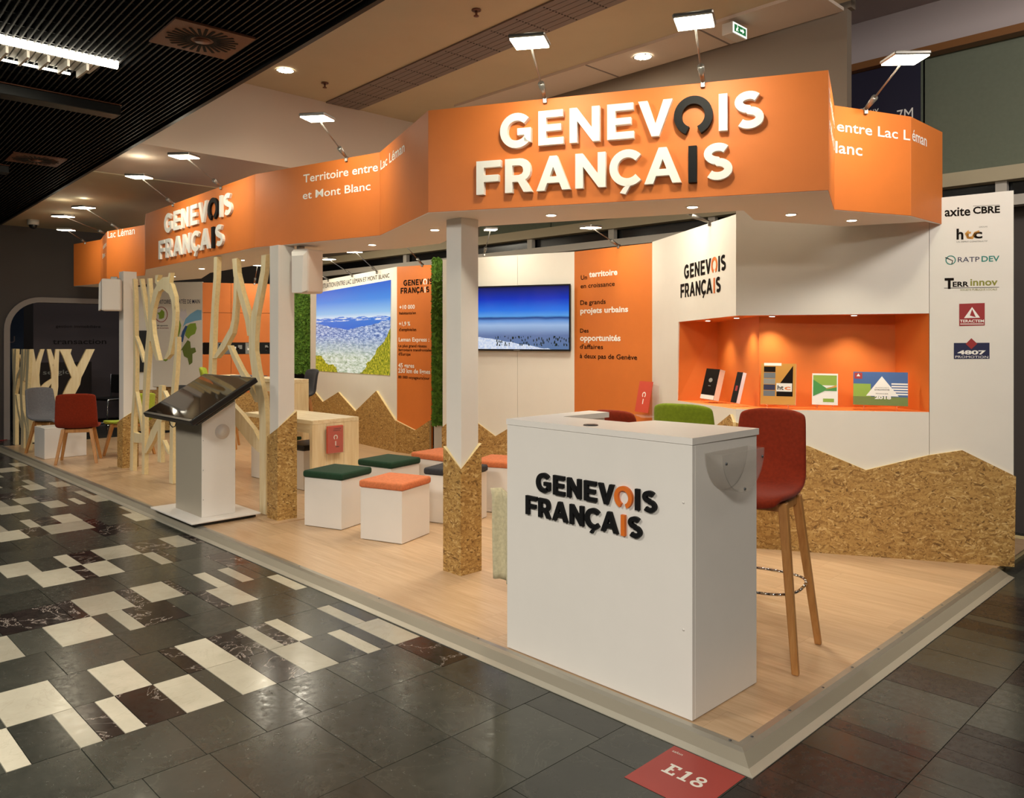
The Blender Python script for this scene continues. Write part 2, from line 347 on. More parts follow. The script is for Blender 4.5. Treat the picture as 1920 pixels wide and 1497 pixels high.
def wordmark(spec, main, accent, parent, depth=.02, gap=.0, singly=True, side=None):
    """spec=(left s of F, baseline of 2nd row, width to the last S of row 1, cap height)"""
    s0, z0, s1, h = spec; kx = (s1 - s0) / 8.21
    bms = {0: bmesh.new(), 1: bmesh.new()}
    for ch, x, z, acc in LAY:
        bm = bmesh.new() if singly else bms[acc]
        wdt, loops = GL[ch]
        parts = [loops] if ch in 'AR' else [[l] for l in loops]
        for ls in parts:
            ls2 = [[(s0 + (x + p[0]) * kx, z0 + (z + p[1]) * h) for p in l] for l in ls]
            addplate(bm, ls2, -gap - depth, -gap)
        if singly:
            bmesh.ops.recalc_face_normals(bm, faces=bm.faces)
            bmobj('letter', bm, accent if acc else main, parent)
    if not singly:
        for k, m in ((0, main), (1, accent)):
            bmesh.ops.recalc_face_normals(bms[k], faces=bms[k].faces); bmobj('wordmark_print', bms[k], m, parent)
    else:
        for b in bms.values(): b.free()
def frame_thing(name, label, cat, fr, group=None): return thing(name, label, cat, (fr[0], fr[1], 0), fr[2], group)

# ================================================================== HALL
def struct(o): o['kind'] = 'structure'; return o
def sroot(name): o = bpy.data.objects.new(name, None); COL.objects.link(o); o['kind'] = 'structure'; return o
floor = sroot('floor')
box('screed', (-16, -7, -.06), (5, 8, -.006), M['grout'], floor)
WHITE = [(0,0,2),(1,1,2),(3,0,1),(4,2,3),(4,4,5),(3,4,6),(1,5,6),(1,7,8),(0,6,8),(1,10,12),(0,10,12),(0,3,4),(0,13,15),(1,15,17),(0,17,18),(1,19,22),(0,19,20),(0,22,23),(3,19,21),(3,14,17),(4,11,14),(3,12,13),(4,7.5,9.9),
 (7,13.5,16),(6,11.6,14.6),(7,10.5,11.6),(7,5.6,8.6),(6,4.7,5.7),(6,8.6,10.6),(7,.7,2.6),(11,5.3,7.3),(10,5.4,9.4),(11,9.2,10.2),(11,12.1,14),(10,11.2,13.7),(14,6,8),(13,4.2,6.1),(13,2.4,3.2),(14,.3,1.3),(13,-.4,1.3),(11,-.3,.4),(10,-.2,1.5),
 (14,9.1,11),(13,8.1,10.9),(16,.2,2),(17,3.1,4),(16,3.1,5),(20,2,4.5),(21,0,1.7),(22,-.9,-.1),(17,7,8.5),(19,5,6),(23,2,3.5)]
DARK = [(3,6,7),(4,6.9,7.5),(1,8,10),(0,8,10),(1,12,13),(0,15,17),(0,18,19),(1,6,7),(7,8.6,10.5),(6,10.6,11.6),(10,9.4,11.2),(4,17.8,19.2),(3,9,12),(4,9.9,11),(4,14,15),(10,4.2,5.4),(7,2.6,5.6),(11,7.3,9.2),(14,4.4,6),(16,5,6.4)]
def xb(n): return -1.865 - .376 * (n - max(0, n - 7) * .05)
tiles = []
for c in range(-1, 27):
    x0, x1 = (xb(c + 1), xb(c)) if c >= 0 else (-1.865, -1.49)
    spec = sorted([(a, b, 'w') for cc, a, b in WHITE if cc == c] + [(a, b, 'd') for cc, a, b in DARK if cc == c]); k = -2.0; end = 40 if c < 6 else 34
    fixed = []
    for a, b, t in spec:
        while a - k > .05:
            st = min(a - k, rnd.choice((2, 3, 3, 4)));
            if a - k - st < .6: st = a - k
            fixed.append((k, k + st, 's' if rnd.random() < .93 else 'd')); k += st
        fixed.append((a, b, t)); k = b
    while k < end:
        st = rnd.choice((3, 4, 4, 5)); fixed.append((k, k + st, 's' if rnd.random() < .93 else 'd')); k += st
    for a, b, t in fixed: tiles.append((x0, x1, -.01 - .08 * b, -.01 - .08 * a, t))
def fill(x0, x1, y0, y1, hs, darkp, kind='s'):
    y = y0
    while y < y1:
        st = rnd.choice(hs); tiles.append((x0, x1, y, min(y + st, y1), 'b' if rnd.random() < darkp else kind)); y += st
for a, b in ((-1.49, -.96), (-.96, -.55), (-.55, -.02)): fill(a, b, -3.6, .15, (.24, .32, .4), .06)
for a, b in ((-.02, .39), (.39, .80), (.80, 1.3), (1.3, 1.9), (1.9, 2.6)):
    fill(a, b, -3.6, 4.2, (.09, .17, .2, .26), .45)
tiles = [t for t in tiles if (t[0] + t[1]) / 2 * 0 == 0]
CAMXY = Vector((1.40, -2.54)); FW = Vector((-math.sin(math.radians(45.7)), math.cos(math.radians(45.7)))); RT = Vector((FW.y, -FW.x))
def seen(t):
    p = Vector(((t[0] + t[1]) / 2, (t[2] + t[3]) / 2)) - CAMXY; d = p.dot(FW); r = p.dot(RT)
    return d > 2.2 and abs(r / d) < .74 and not (t[0] > -11.3 and t[1] < -.05 and t[2] > .06)
def rank(t):
    d = (Vector(((t[0] + t[1]) / 2, (t[2] + t[3]) / 2)) - CAMXY).length
    return -(t[3] - t[2]) * (t[1] - t[0]) / d ** 3
vis = sorted([t for t in tiles if seen(t)], key=rank)
TM = {'w': M['t_white'], 'd': M['t_dark'], 's': M['t_slate'], 'b': M['t_brown']}
cache = {}
for x0, x1, y0, y1, t in vis[:290]:
    key = (round(x1 - x0, 3), round(y1 - y0, 3), t)
    if key not in cache:
        bm = bmesh.new(); g = .0016; hx, hy = (x1 - x0) / 2 - g, (y1 - y0) / 2 - g; addbox(bm, (-hx, -hy, -.02), (hx, hy, 0)); bmesh.ops.recalc_face_normals(bm, faces=bm.faces)
        me = bpy.data.meshes.new('floor_tile'); bm.to_mesh(me); bm.free(); me.materials.append(TM[t]); cache[key] = me
    o = bpy.data.objects.new('floor_tile', cache[key]); COL.objects.link(o); o.parent = floor; o.location = ((x0 + x1) / 2, (y0 + y1) / 2, rnd.uniform(-.0004, .0004))
rest = vis[290:] + [t for t in tiles if not seen(t)]
for t, mname in (('w', 't_white'), ('s', 't_slate'), ('d', 't_dark'), ('b', 't_brown')):
    l = [((a + .0016, c_ + .0016, -.02), (b - .0016, d - .0016, 0)) for a, b, c_, d, tt in rest if tt == t]
    if l: boxes('far_tiles', l, M[mname], floor)['kind'] = 'stuff'
# floor slabs round and beyond the tiled area (under and behind the stand, far aisle)
for o in (boxes('far_slab', [((-16, .16, -.02), (-.02, 8, -.001)), ((-16, -7, -.02), (-11.9, .16, -.001)), ((2.6, -7, -.02), (5, 8, -.001)), ((-11.9, -7, -.02), (2.6, -3.6, -.001)), ((-.02, 4.2, -.02), (2.6, 8, -.001))], M['t_slate'], floor),): o['kind'] = 'stuff'

def cpoly(name, pts, z0, z1, m, parent):
    bm = bmesh.new(); f = [bm.verts.new((p[0], p[1], z0)) for p in pts]; b = [bm.verts.new((p[0], p[1], z1)) for p in pts]; bm.faces.new(f); bm.faces.new(b[::-1]); n = len(pts)
    for i in range(n): bm.faces.new([f[i], f[(i + 1) % n], b[(i + 1) % n], b[i]])
    bmesh.ops.recalc_face_normals(bm, faces=bm.faces); return bmobj(name, bm, m, parent)
# --- ceilings
ceiling = sroot('ceiling')
EX0, EY0, EX1, EY1 = -1.939, -.216, -12.549, .32
ang = math.atan2(EY1 - EY0, EX1 - EX0) - PI
def edge_y(x): return EY0 + (x - EX0) * (EY1 - EY0) / (EX1 - EX0)

bm = bmesh.new(); addbox(bm, (-11, -.03, 3.22), (7, .0, 4.05)); e_ = bmobj('grid_edge_fascia', bm, M['blackceil'], ceiling); e_.location = (EX0, EY0, 0); e_.rotation_euler.z = ang
me0 = None
for i in range(84):
    yy = -.06 - .036 * i
    if me0 is None:
        bm = bmesh.new(); addbox(bm, (-11, -.004, 3.24), (7, .004, 3.285)); bmesh.ops.recalc_face_normals(bm, faces=bm.faces); me0 = bpy.data.meshes.new('ceiling_slat'); bm.to_mesh(me0); bm.free(); me0.materials.append(M['blackceil'])
    o = bpy.data.objects.new('ceiling_slat', me0); COL.objects.link(o); o.parent = ceiling
    o.rotation_euler.z = ang; o.location = (EX0 - math.sin(ang) * yy, EY0 + math.cos(ang) * yy, 0)
bm = bmesh.new()
for i in range(100):
    x = -11 + .18 * i; addbox(bm, (x - .004, -3.1, 3.26), (x + .004, -.03, 3.30))
o = bmobj('cross_fins', bm, M['blackceil'], ceiling); o.location = (EX0, EY0, 0); o.rotation_euler.z = ang; o['kind'] = 'stuff'
cpoly('plenum', [(-14, -7), (5, -7), (5, edge_y(5) - .03), (-14, edge_y(-14) - .03)], 3.75, 3.8, M['plenum'], ceiling)
# beige bay ceiling, beam and lowered soffit
cpoly('bay_ceiling', [(-5.86, edge_y(-5.86)), (5, edge_y(5)), (5, 3.24), (-.95, 3.24), (-5.86, 3.34)], 3.98, 4.05, M['ceil'], ceiling)
cpoly('bay_ceiling', [(-5.86, 3.345), (-1.76, 3.26), (-1.76, 5.2), (-5.86, 5.2)], 3.985, 4.05, M['ceil2'], ceiling)
cpoly('high_ceiling', [(-1.76, 3.445), (-1.055, 3.445), (-1.055, 3.245), (5, 3.245), (5, 5.2), (-1.76, 5.2)], 4.33, 4.4, M['hallwall'], ceiling)
cpoly('beam', [(-5.86, edge_y(-5.86)), (-5.86, 3.0), (-7.385, 3.0), (-7.385, edge_y(-7.385))], 3.24, 4.05, M['ceil2'], ceiling)
cpoly('far_ceiling', [(-7.386, edge_y(-7.386)), (-7.386, 5.2), (-12.6, 5.2), (-12.6, edge_y(-12.6))], 3.23, 3.4, M['ceil'], ceiling)
cpoly('far_ceiling', [(-5.86, 3.0), (-5.86, 5.2), (-7.386, 5.2), (-7.386, 3.0)], 3.9, 4.0, M['ceil'], ceiling)
# stepped bulkhead over the back of the bay and ceiling panel joints
box('bulkhead_top', (-1.76, 3.36, 3.981), (-1.06, 3.44, 4.34), M['wallwarm'], ceiling); box('bulkhead', (-5.86, 3.36, 3.2), (-1.09, 3.44, 3.98), M['wallwarm'], ceiling)
box('ceiling_step', (-5.0, 2.86, 3.955), (-1.1, 3.33, 3.98), M['ceil2'], ceiling)
boxes('ceiling_joint', [((-3.2, 2.86, 3.951), (-3.185, 3.33, 3.956)), ((-2.05, 2.86, 3.951), (-2.035, 3.33, 3.956))], M['ventgrey'], ceiling)
# walls
wb = sroot('wall_back')
box('upper_wall', (-1.75, 4.6, 3.93), (5, 4.75, 4.4), M['hallwall'], wb)
box('side_return', (-1.75, 3.441, 3.2), (-1.70, 4.75, 4.33), M['hallwall'], wb)
box('sill_band', (-12, 4.55, 2.77), (5, 4.7, 2.88), M['cream'], wb)
box('lower_wall', (-12, 4.7, 0), (5, 4.85, 2.6), M['darkwall'], wb)
box('upper_panel', (-12.4, 4.72, 2.88), (-6.6, 4.8, 4.0), M['wallwarm'], wb)
wdw = sroot('window_1')
for x0, x1 in ((-6.6, -5.3), (-5.28, -3.9), (-3.88, -2.5), (-2.48, -1.0), (-.98, .6), (.62, 2.4), (2.42, 4.2)): box('roller_blind', (x0, 4.66, 2.88), (x1, 4.68, 3.93), M['blind'], wdw)
box('dark_gap_strip', (-12, 4.68, 2.62), (5, 4.69, 2.77), M['darkgap'], wdw)  # dark strip filling the gap between sill band and bottom rail
for x in (-8.2, -6.9, -5.6, -4.3, -3.0, -1.7, -.4, .9, 2.2): box('mullion', (x - .04, 4.6, 2.6), (x + .04, 4.66, 2.77), M['frame'], wdw)
box('bottom_rail', (-12, 4.5, 2.56), (5, 4.62, 2.64), M['frame'], wdw)
struct(box('trim_1', (-1.75, 4.5, 3.885), (5, 4.62, 3.945), M['rail']))
# far end wall with its rounded opening
wl = sroot('wall_left'); wl.location = (-12.5, -.5, 0); wl.rotation_euler.z = PI / 2
arc_in = [(1.35 - .42 * math.cos(a), 1.66 + .42 * math.sin(a)) for a in [i * PI / 20 for i in range(11)]]
arc_out = [(1.35 - .50 * math.cos(a), 1.66 + .50 * math.sin(a)) for a in [i * PI / 20 for i in range(11)]]
plate('wall_panel', [(-6, 0), (.93, 0)] + arc_in + [(7, 2.08), (7, 3.3), (-6, 3.3)], 0, .12, M['darkwall'], wl)
plate('arch_trim', [(.85, 0), (.93, 0)] + arc_in + [(7, 2.08), (7, 2.16)] + arc_out[::-1], -.05, .16, M['archtrim'], wl)
struct(box('wall_backing', (-12.6, 4.9, 0), (5, 5.0, 4.4), M['darkwall'])); struct(box('wall_right', (5, -7, 0), (5.1, 8, 4.1), M['darkwall'])); struct(box('wall_front', (-16, -7.1, 0), (5, -7, 4.1), M['darkwall'])); struct(box('wall_far', (-17, -7, 0), (-16.9, 8, 4.1), M['darkwall']))

# ================================================================== STAND: platform
plat = thing('platform', 'low stand platform of oak-look planks with grey aluminium ramp edges', 'platform', (0, 0, 0))
box('sub_floor', (-11.3, .12, 0), (-.11, 4.45, .034), M['ply_lit_edge'], plat)
pc = {}
for r in range(24):
    y0 = .115 + .2 * r; x = -11.35 - rnd.random() * 1.2
    if y0 > 4.2: break
    while x < -.105:
        x1 = min(x + 1.22, -.105); xa = max(x, -11.35)
        if x1 - xa > .03:
            key = round(x1 - xa, 3)
            if key not in pc:
                bm = bmesh.new(); addbox(bm, (.0003, .0003, -.006), (x1 - xa - .0003, .1997, 0)); bmesh.ops.recalc_face_normals(bm, faces=bm.faces)
                me = bpy.data.meshes.new('plank'); bm.to_mesh(me); bm.free(); me.materials.append(M['deck']); pc[key] = me
            o = bpy.data.objects.new('plank', pc[key]); COL.objects.link(o); o.parent = plat; o.location = (xa, y0, .04)
        x += 1.22
def ramp(name, a, b, inn, prof, m):
    """sloped edge strip: profile (distance in from the outer edge, height) pairs swept along the two platform edges with a mitre"""
    bm = bmesh.new()
    top = [[bm.verts.new((x, y, z)) for x, y in a_] for a_, z in prof]
for nm, d0, d1, z0, z1, m in (('lower_edge', .0, .032, .004, .012, 'alu_lt'), ('grip_strip', .032, .075, .012, .036, 'alu_pad'), ('upper_edge', .075, .094, .036, .044, 'alu'), ('lip', .094, .122, .044, .043, 'alu')):
    bm = bmesh.new()
    A = [(-11.45, d0, z0), (-d0, d0, z0), (-d0, 3.32, z0)]; B = [(-11.45, d1, z1), (-d1, d1, z1), (-d1, 3.32, z1)]
    va = [bm.verts.new(p) for p in A]; vb = [bm.verts.new(p) for p in B]; vc = [bm.verts.new((p[0], p[1], 0.001)) for p in A]
    for i in range(2): bm.faces.new([va[i], va[i + 1], vb[i + 1], vb[i]]); bm.faces.new([vc[i], vc[i + 1], va[i + 1], va[i]])
    bmesh.ops.recalc_face_normals(bm, faces=bm.faces)
    bmobj('ramp_' + nm, bm, M[m], plat)
for i in range(11):
    for p in ((-.107, .19 + i * .30, .0445),): 
        o = tube('screw', p, (p[0], p[1], p[2] + .001), .006, M['screw'], plat, n=8)
for x in (-.15, -1.55, -2.4, -3.3):
    tube('screw', (x, .107, .0445), (x, .107, .0455), .006, M['screw'], plat, n=8)

# ---------------------------------------------------------------- header band
VV = [(-11.55, 1.05), (-10.7, 1.16), (-9.7, 0.93), (-8.73, 1.06), (-7.83, 0.75), (-4.93, 0.61), (-3.53, 0.9), (-2.42, 0.48), (-0.4, 1.5), (-0.65, 2.14), (-0.42, 2.72), (-0.41, 3.27)]
hd = thing('fascia', 'zigzag orange header band carrying the white raised stand name, on three white posts', 'fascia', (0, 0, 0))
ZB, ZT = 2.30, 2.92
BK = [(-11.55, 1.72), (-9.75, 1.62), (-8.70, 1.75), (-7.75, 1.45), (-4.95, 1.28), (-4.1, 1.52), (-3.6, 1.53), (-2.64, 1.10), (-1.37, 1.63), (-1.035, 1.768), (-1.185, 2.168), (-.91, 2.88), (-.44, 3.03)]
poly = VV + BK[::-1]
def hpoly(name, pts, z, th, m):
    bm = bmesh.new(); tr = tessellate_polygon([[Vector((p[0], p[1], 0)) for p in pts]]); a = [bm.verts.new((p[0], p[1], z)) for p in pts]; b = [bm.verts.new((p[0], p[1], z + th)) for p in pts]
    for t in tr: bm.faces.new([a[i] for i in t]); bm.faces.new([b[i] for i in t][::-1])
    for i in range(len(pts)): bm.faces.new([a[i], a[(i + 1) % len(pts)], b[(i + 1) % len(pts)], b[i]])
    bmesh.ops.recalc_face_normals(bm, faces=bm.faces); return bmobj(name, bm, m, hd)
hpoly('soffit', [(p[0], p[1] + .003) for p in VV[:7]] + [(p[0] - .003, p[1] + .002) for p in VV[7:]] + BK[::-1], ZB - .003, .022, M['soffit'])
facets = []
for i, (a, b) in enumerate(zip(VV, VV[1:])):
    L = math.hypot(b[0] - a[0], b[1] - a[1]); o = box('fascia_panel', (0, 0, ZB), (L, .018, ZT), M['orange'], hd, .0012)
    o.location = (a[0], a[1], 0); o.rotation_euler.z = math.atan2(b[1] - a[1], b[0] - a[0]); facets.append(o)
for a, b in zip(BK, BK[1:]):
    L = math.hypot(b[0] - a[0], b[1] - a[1]); o = box('back_panel', (0, -.015, ZB + .0201), (L, 0, ZT - .05), M['soffit'], hd)
    o.location = (a[0], a[1], 0); o.rotation_euler.z = math.atan2(b[1] - a[1], b[0] - a[0])
wordmark((.327, 2.382, 1.945, .197), M['letter'], M['black'], facets[7], .035)
s_ = [(0.501, 2.39, 2.472, 0.166), (0.501, 2.373), (0.654, 2.683), (2.449, 2.808), (2.449, 2.628), (2.281, 2.335)]
wordmark((s_[1][0], s_[1][1] , s_[3][0], .197), M['letter'], M['black'], facets[4], .022)
P_ = M['print_w']
words_to_letters(text('Territoire entre', (0.597, 2.782, 1.412, 0.068), P_, facets[5], -.002))
words_to_letters(text('et Mont Blanc', (0.591, 2.649, 1.336, 0.065), P_, facets[5], -.002))
words_to_letters(text('Lac Léman', (0.028, 2.781, 0.671, 0.075), P_, facets[6], -.002))
words_to_letters(text('Territoire', (.02, 2.772, .66, .07), P_, facets[8], -.002))
words_to_letters(text('et Mont B', (.06, 2.64, .66, .07), P_, facets[8], -.002))
words_to_letters(text('entre Lac L', (0.019, 2.77, 0.615, 0.065), P_, facets[9], -.002))
words_to_letters(text('lanc', (0.007, 2.639, 0.219, 0.074), P_, facets[9], -.002))
words_to_letters(text('éman', (0.017, 2.775, 0.26, 0.077), P_, facets[10], -.002))
words_to_letters(text('Lac Léman', (0.024, 2.829, 0.737, 0.097), P_, facets[2], -.002))
words_to_letters(text('entre', (.45, 2.74, .95, .07), P_, facets[1], -.002)); words_to_letters(text('Blanc', (.35, 2.62, .80, .07), P_, facets[1], -.002))
# soffit downlights
DL = [(-2.98, .98), (-1.95, 1.07), (-1.17, 1.43), (-.905, 2.106), (-.746, 2.618), (-4.04, 1.18), (-7.23, 1.13), (-6.0, 1.0), (-9.6, 1.25), (-8.6, 1.35)]
DN = ['just left of the front post', 'right of the front post, under the letters FR', 'under the right end of the large stand name', 'first one left of the sponsor panel corner', 'nearest the sponsor panel',
      'second one left of the front post', 'above the oval wooden tree screen', 'above the wooden tree beside the touchscreen', 'at the far left end of the band', 'beside the far white post']
for (x, y), where in zip(DL, DN):
    d = thing('downlight', 'small round soffit downlight ' + where, 'downlight', (x, y, ZB - .003), 0, 'downlights under the orange band')
    bm = bmesh.new(); addtube(bm, (0, 0, -.004), (0, 0, 0), .038, .040, 20); bmobj('rim', bm, M['soffit'], d)
    bm = bmesh.new(); addtube(bm, (0, 0, -.006), (0, 0, -.004), .028, .030, 16); bmobj('lens', bm, M['emit_dl'], d)
    light('downlight_beam', 'SPOT', (x, y, ZB - .012), 20, (1, .92, .74), .025, angle=100, blend=.7)

# ---------------------------------------------------------------- arm spotlights
def arm_lamp(base, head, aim, label, power=16, group=None, size=.11):
    b = Vector(base); h = Vector(head); r = thing('arm_spotlight', label, 'spotlight', b, 0, group)
    d = h - b; u = d.normalized(); yaw = math.atan2(d.y, d.x)
    box('clamp', (-.02, -.012, -.03), (.02, .012, .012), M['greymet'], r, .003, mtx=Matrix.Rotation(yaw, 4, 'Z'))
    bm = bmesh.new(); addtube(bm, (0, 0, .0), tuple(u * .15), .011, .019, 10); bmobj('socket', bm, M['greymet'], r, smooth=True)
    bm = bmesh.new(); addtube(bm, tuple(u * .14), tuple(d), .0055, .0055, 8); bmobj('arm', bm, M['greymet'], r, smooth=True)
    mt = Matrix.Translation(d) @ Matrix.Rotation(yaw, 4, 'Z') @ Matrix.Rotation(math.radians(4), 4, 'Y')
    box('lamp_head', (-.10, -size * .86, -.004), (.10, size * .86, .018), M['greymet'], r, .006, mtx=mt)
    box('led_panel', (-.092, -size * .86 + .008, -.011), (.092, size * .86 - .008, -.004), M['emit_led'], r, mtx=mt)
    c = mt @ Vector((.02, 0, -.03)) + b
    light('spotlight_beam', 'AREA', c, power, (1, .93, .73), .16, aim, spread=170)
    light('lamp_spill', 'POINT', b + d + Vector((0, 0, .09)), power * .25, (1, .93, .73), .05)
FB = ' leaning out over the orange band'
def fl(base, head, label, p=8): arm_lamp(base, head, (base[0] * .92 + head[0] * .08, base[1] * .92 + head[1] * .08, 2.45), label, p)
fl((-1.759, .814, 2.92), (-1.476, .397, 3.066), 'arm spotlight above the letters NEV of the large stand name')
fl((-.964, 1.215, 2.92), (-.732, .772, 3.064), 'arm spotlight above the final letters IS of the large stand name')
fl((-.56, 2.366, 2.92), (-.185, 1.956, 3.036), 'arm spotlight leaning right over the right-hand end of the orange band')
fl((-3.87, .83, 2.92), (-3.548, .386, 3.08), 'arm spotlight over the words Territoire entre on the orange band')
fl((-5.663, .645, 2.92), (-5.209, .123, 3.04), 'arm spotlight over the right half of the smaller raised stand name')
fl((-6.932, .707, 2.92), (-6.392, .18, 3.05), 'arm spotlight over the left half of the smaller raised stand name')
fl((-9.40, 1.0, 2.92), (-9.158, .498, 3.12), 'arm spotlight over the words Lac Léman near the far left end', 4.5)
fl((-9.95, 1.0, 2.92), (-9.45, .35, 3.03), 'arm spotlight just left of and lower than the one over Lac Léman', 4.5)
fl((-11.172, 1.099, 2.92), (-10.538, .677, 3.0), 'smallest arm spotlight at the far left end of the orange band', 4)

# ---------------------------------------------------------------- posts
def post(x, y, label, zf, zl, zr, a=.145, s=.175, plate_=True):
    """square white post; OSB sleeve with a pointed top; x,y = the corner nearest the aisle"""
    r = thing('post', label, 'post', (x - s / 2, y + s / 2, .04))
    h = a / 2
    box('white_post', (-h, -h, 0), (h, h, 2.2565), M['white'], r, .001)
    k = s / 2; bm = bmesh.new(); zf -= .04; zl -= .04; zr -= .04
    ring = [((k, -k), zf), ((k, k), zr), ((-k, k), zf), ((-k, -k), zl)]
    vb = [bm.verts.new((p[0], p[1], 0)) for p, z in ring]; vt = [bm.verts.new((p[0], p[1], z)) for p, z in ring]
    vi = [bm.verts.new((p[0] / k * h * 1.003, p[1] / k * h * 1.003, z)) for p, z in ring]
    for i in range(4):
        j = (i + 1) % 4; bm.faces.new([vb[i], vb[j], vt[j], vt[i]]); f = bm.faces.new([vt[i], vt[j], vi[j], vi[i]]); f.material_index = 1
    bmesh.ops.recalc_face_normals(bm, faces=bm.faces); bmobj('osb_sleeve', bm, [M['osb'], M['ply_lit_edge']], r)
    if plate_: box('foot_plate', (-.16, -.16, .0005), (.16, .16, .007), M['deck'], r)
post(-2.403, .726, 'front white post with pointed chipboard foot, beside the white counter', .71, .84, .86, plate_=False)
post(-4.567, .622, 'white post with chipboard foot beside the touchscreen stand, holding a loudspeaker', .80, .72, .93)
post(-8.19, .625, 'far white post with chipboard foot near the red chair, holding a loudspeaker', .62, .56, .72)
def speaker(x, y, z, rz, label):
    r = thing('loudspeaker', label, 'loudspeaker', (x, y, z), rz)
    o = box('cabinet', (-.085, -.10, -.36), (.085, .10, 0), M['soffit'], r, .02, seg=3)
    bm = bmesh.new(); vs = [(-.08, -.101, -.34), (.08, -.101, -.34), (.08, -.101, -.02), (-.08, -.101, -.02), (-.05, -.130, -.36), (.05, -.130, -.36), (.06, -.125, -.06), (-.06, -.125, -.06)]
    v = [bm.verts.new(p) for p in vs]
    for f in ((4, 5, 6, 7), (0, 1, 5, 4), (1, 2, 6, 5), (2, 3, 7, 6), (3, 0, 4, 7)): bm.faces.new([v[i] for i in f])
    bmesh.ops.recalc_face_normals(bm, faces=bm.faces); bmobj('grille', bm, M['white'], r)
    box('wall_bracket', (-.10, -.02, -.03), (-.07, .05, .035), M['greymet'], r, .004)
speaker(-4.47, .84, 2.262, .35, 'white loudspeaker hung on the post beside the touchscreen stand')
speaker(-8.22, .52, 2.20, -.4, 'white loudspeaker hung on the far post near the red chair')

# ---------------------------------------------------------------- walls of the stand
O_, W_ = M['orange'], M['wallwhite']
# right-hand wall with the lit niche
wr = thing('niche_wall', 'white folded wall with lit orange display niche and jagged chipboard foot', 'partition', (0, 0, 0))
fa, fb = (-3.2, 3.86, -0.6541), (-1.571, 2.611, 0.5089)
def sub(fr, par, *args, fn=plate, **kw):
    o = fn(*args, parent=par, **kw); o.location = (fr[0], fr[1], 0); o.rotation_euler.z = fr[2]; return o
pa = sub(fa, wr, 'wall_panel', [(0, .04), (2.053, .04), (2.053, 1.025), (.755, .985), (.783, 1.676), (2.053, 1.697), (2.053, 2.425), (0, 2.47)], 0, .02, W_)
pb = sub(fb, wr, 'wall_panel', [(0, .04), (1.252, .04), (1.252, 1.037), (0, 1.025)], 0, .02, W_)
pb2 = sub(fb, wr, 'wall_panel', [(0, 1.697), (1.252, 1.702), (1.252, 2.47), (0, 2.47)], 0, .02, W_)
def NW(n): return n
nf = [(-2.601, 3.401, 0.985), (-1.571, 2.611, 1.025), (-0.478, 3.221, 1.037)]; nft = [(-2.579, 3.384, 1.676), (-1.571, 2.611, 1.697), (-0.478, 3.221, 1.702)]
nb = [(-2.352, 3.651, 0.985), (-1.55, 2.9029999999999996, 1.025), (-0.781, 3.453, 1.037)]
bm = bmesh.new(); F0 = [bm.verts.new(p) for p in nf]; F1 = [bm.verts.new(p) for p in nft]; B0 = [bm.verts.new((p[0], p[1], nf[i][2])) for i, p in enumerate(nb)]; B1 = [bm.verts.new((p[0], p[1], nft[i][2])) for i, p in enumerate(nb)]
for i in range(2): bm.faces.new([B0[i], B0[i + 1], B1[i + 1], B1[i]]); bm.faces.new([F0[i], F0[i + 1], B0[i + 1], B0[i]]); bm.faces.new([F1[i], F1[i + 1], B1[i + 1], B1[i]])
bm.faces.new([F0[0], B0[0], B1[0], F1[0]]); bm.faces.new([F0[2], F1[2], B1[2], B0[2]])
bmobj('niche_lining', bm, M['orange'], wr)
sub(fa, wr, 'osb_foot', [(0, .04), (2.05, .04), (2.05, .93), (1.997, 0.983), (1.55, .80), (1.2, .62), (.7, .85), (0, .5)], -.022, 0, [M['osb'], M['ply_lit_edge']], side=1)  # OSB edge faces coloured paler, as if lit from above
sub(fb, wr, 'osb_foot', [(0, .04), (1.751, .04), (1.76, 0.631), (1.447, 0.79), (1.252, 0.75), (0.858, 0.63), (0.493, 0.778), (.0, .93)], -.022, 0, [M['osb'], M['ply_lit_edge']], side=1)
wordmark((0.847, 1.883, 1.863, 0.1185), M['ink'], M['logo_or'], pa, .002, .001, False)
for n, s, d in (('A', 1.0, 0), ('A', 1.62, 0), ('B', .25, 0), ('B', .80, 0)):
    pass
NL = [(-2.208, 3.263, 1.683), (-1.732, 2.898, 1.692), (-1.416, 2.846, 1.697), (-0.936, 3.114, 1.7)]
for i, p in enumerate(NL):
    d = thing('niche_downlight', 'tiny downlight in the orange niche ceiling, above the ' + ('dark navy brochures', 'narrow black leaflets', 'gold folder', 'green and white brochure')[i], 'downlight', p, 0, 'downlights in the orange niche')
    bm = bmesh.new(); addtube(bm, (0, 0, -.006), (0, 0, .0), .026, .026, 16); bmobj('rim', bm, M['soffit'], d)
    bm = bmesh.new(); addtube(bm, (0, 0, -.008), (0, 0, -.006), .018, .018, 16); bmobj('lens', bm, M['emit_dl'], d)
    light('niche_beam', 'SPOT', (p[0], p[1], p[2] - .014), 13, (1, .91, .70), .015, angle=110, blend=.8)
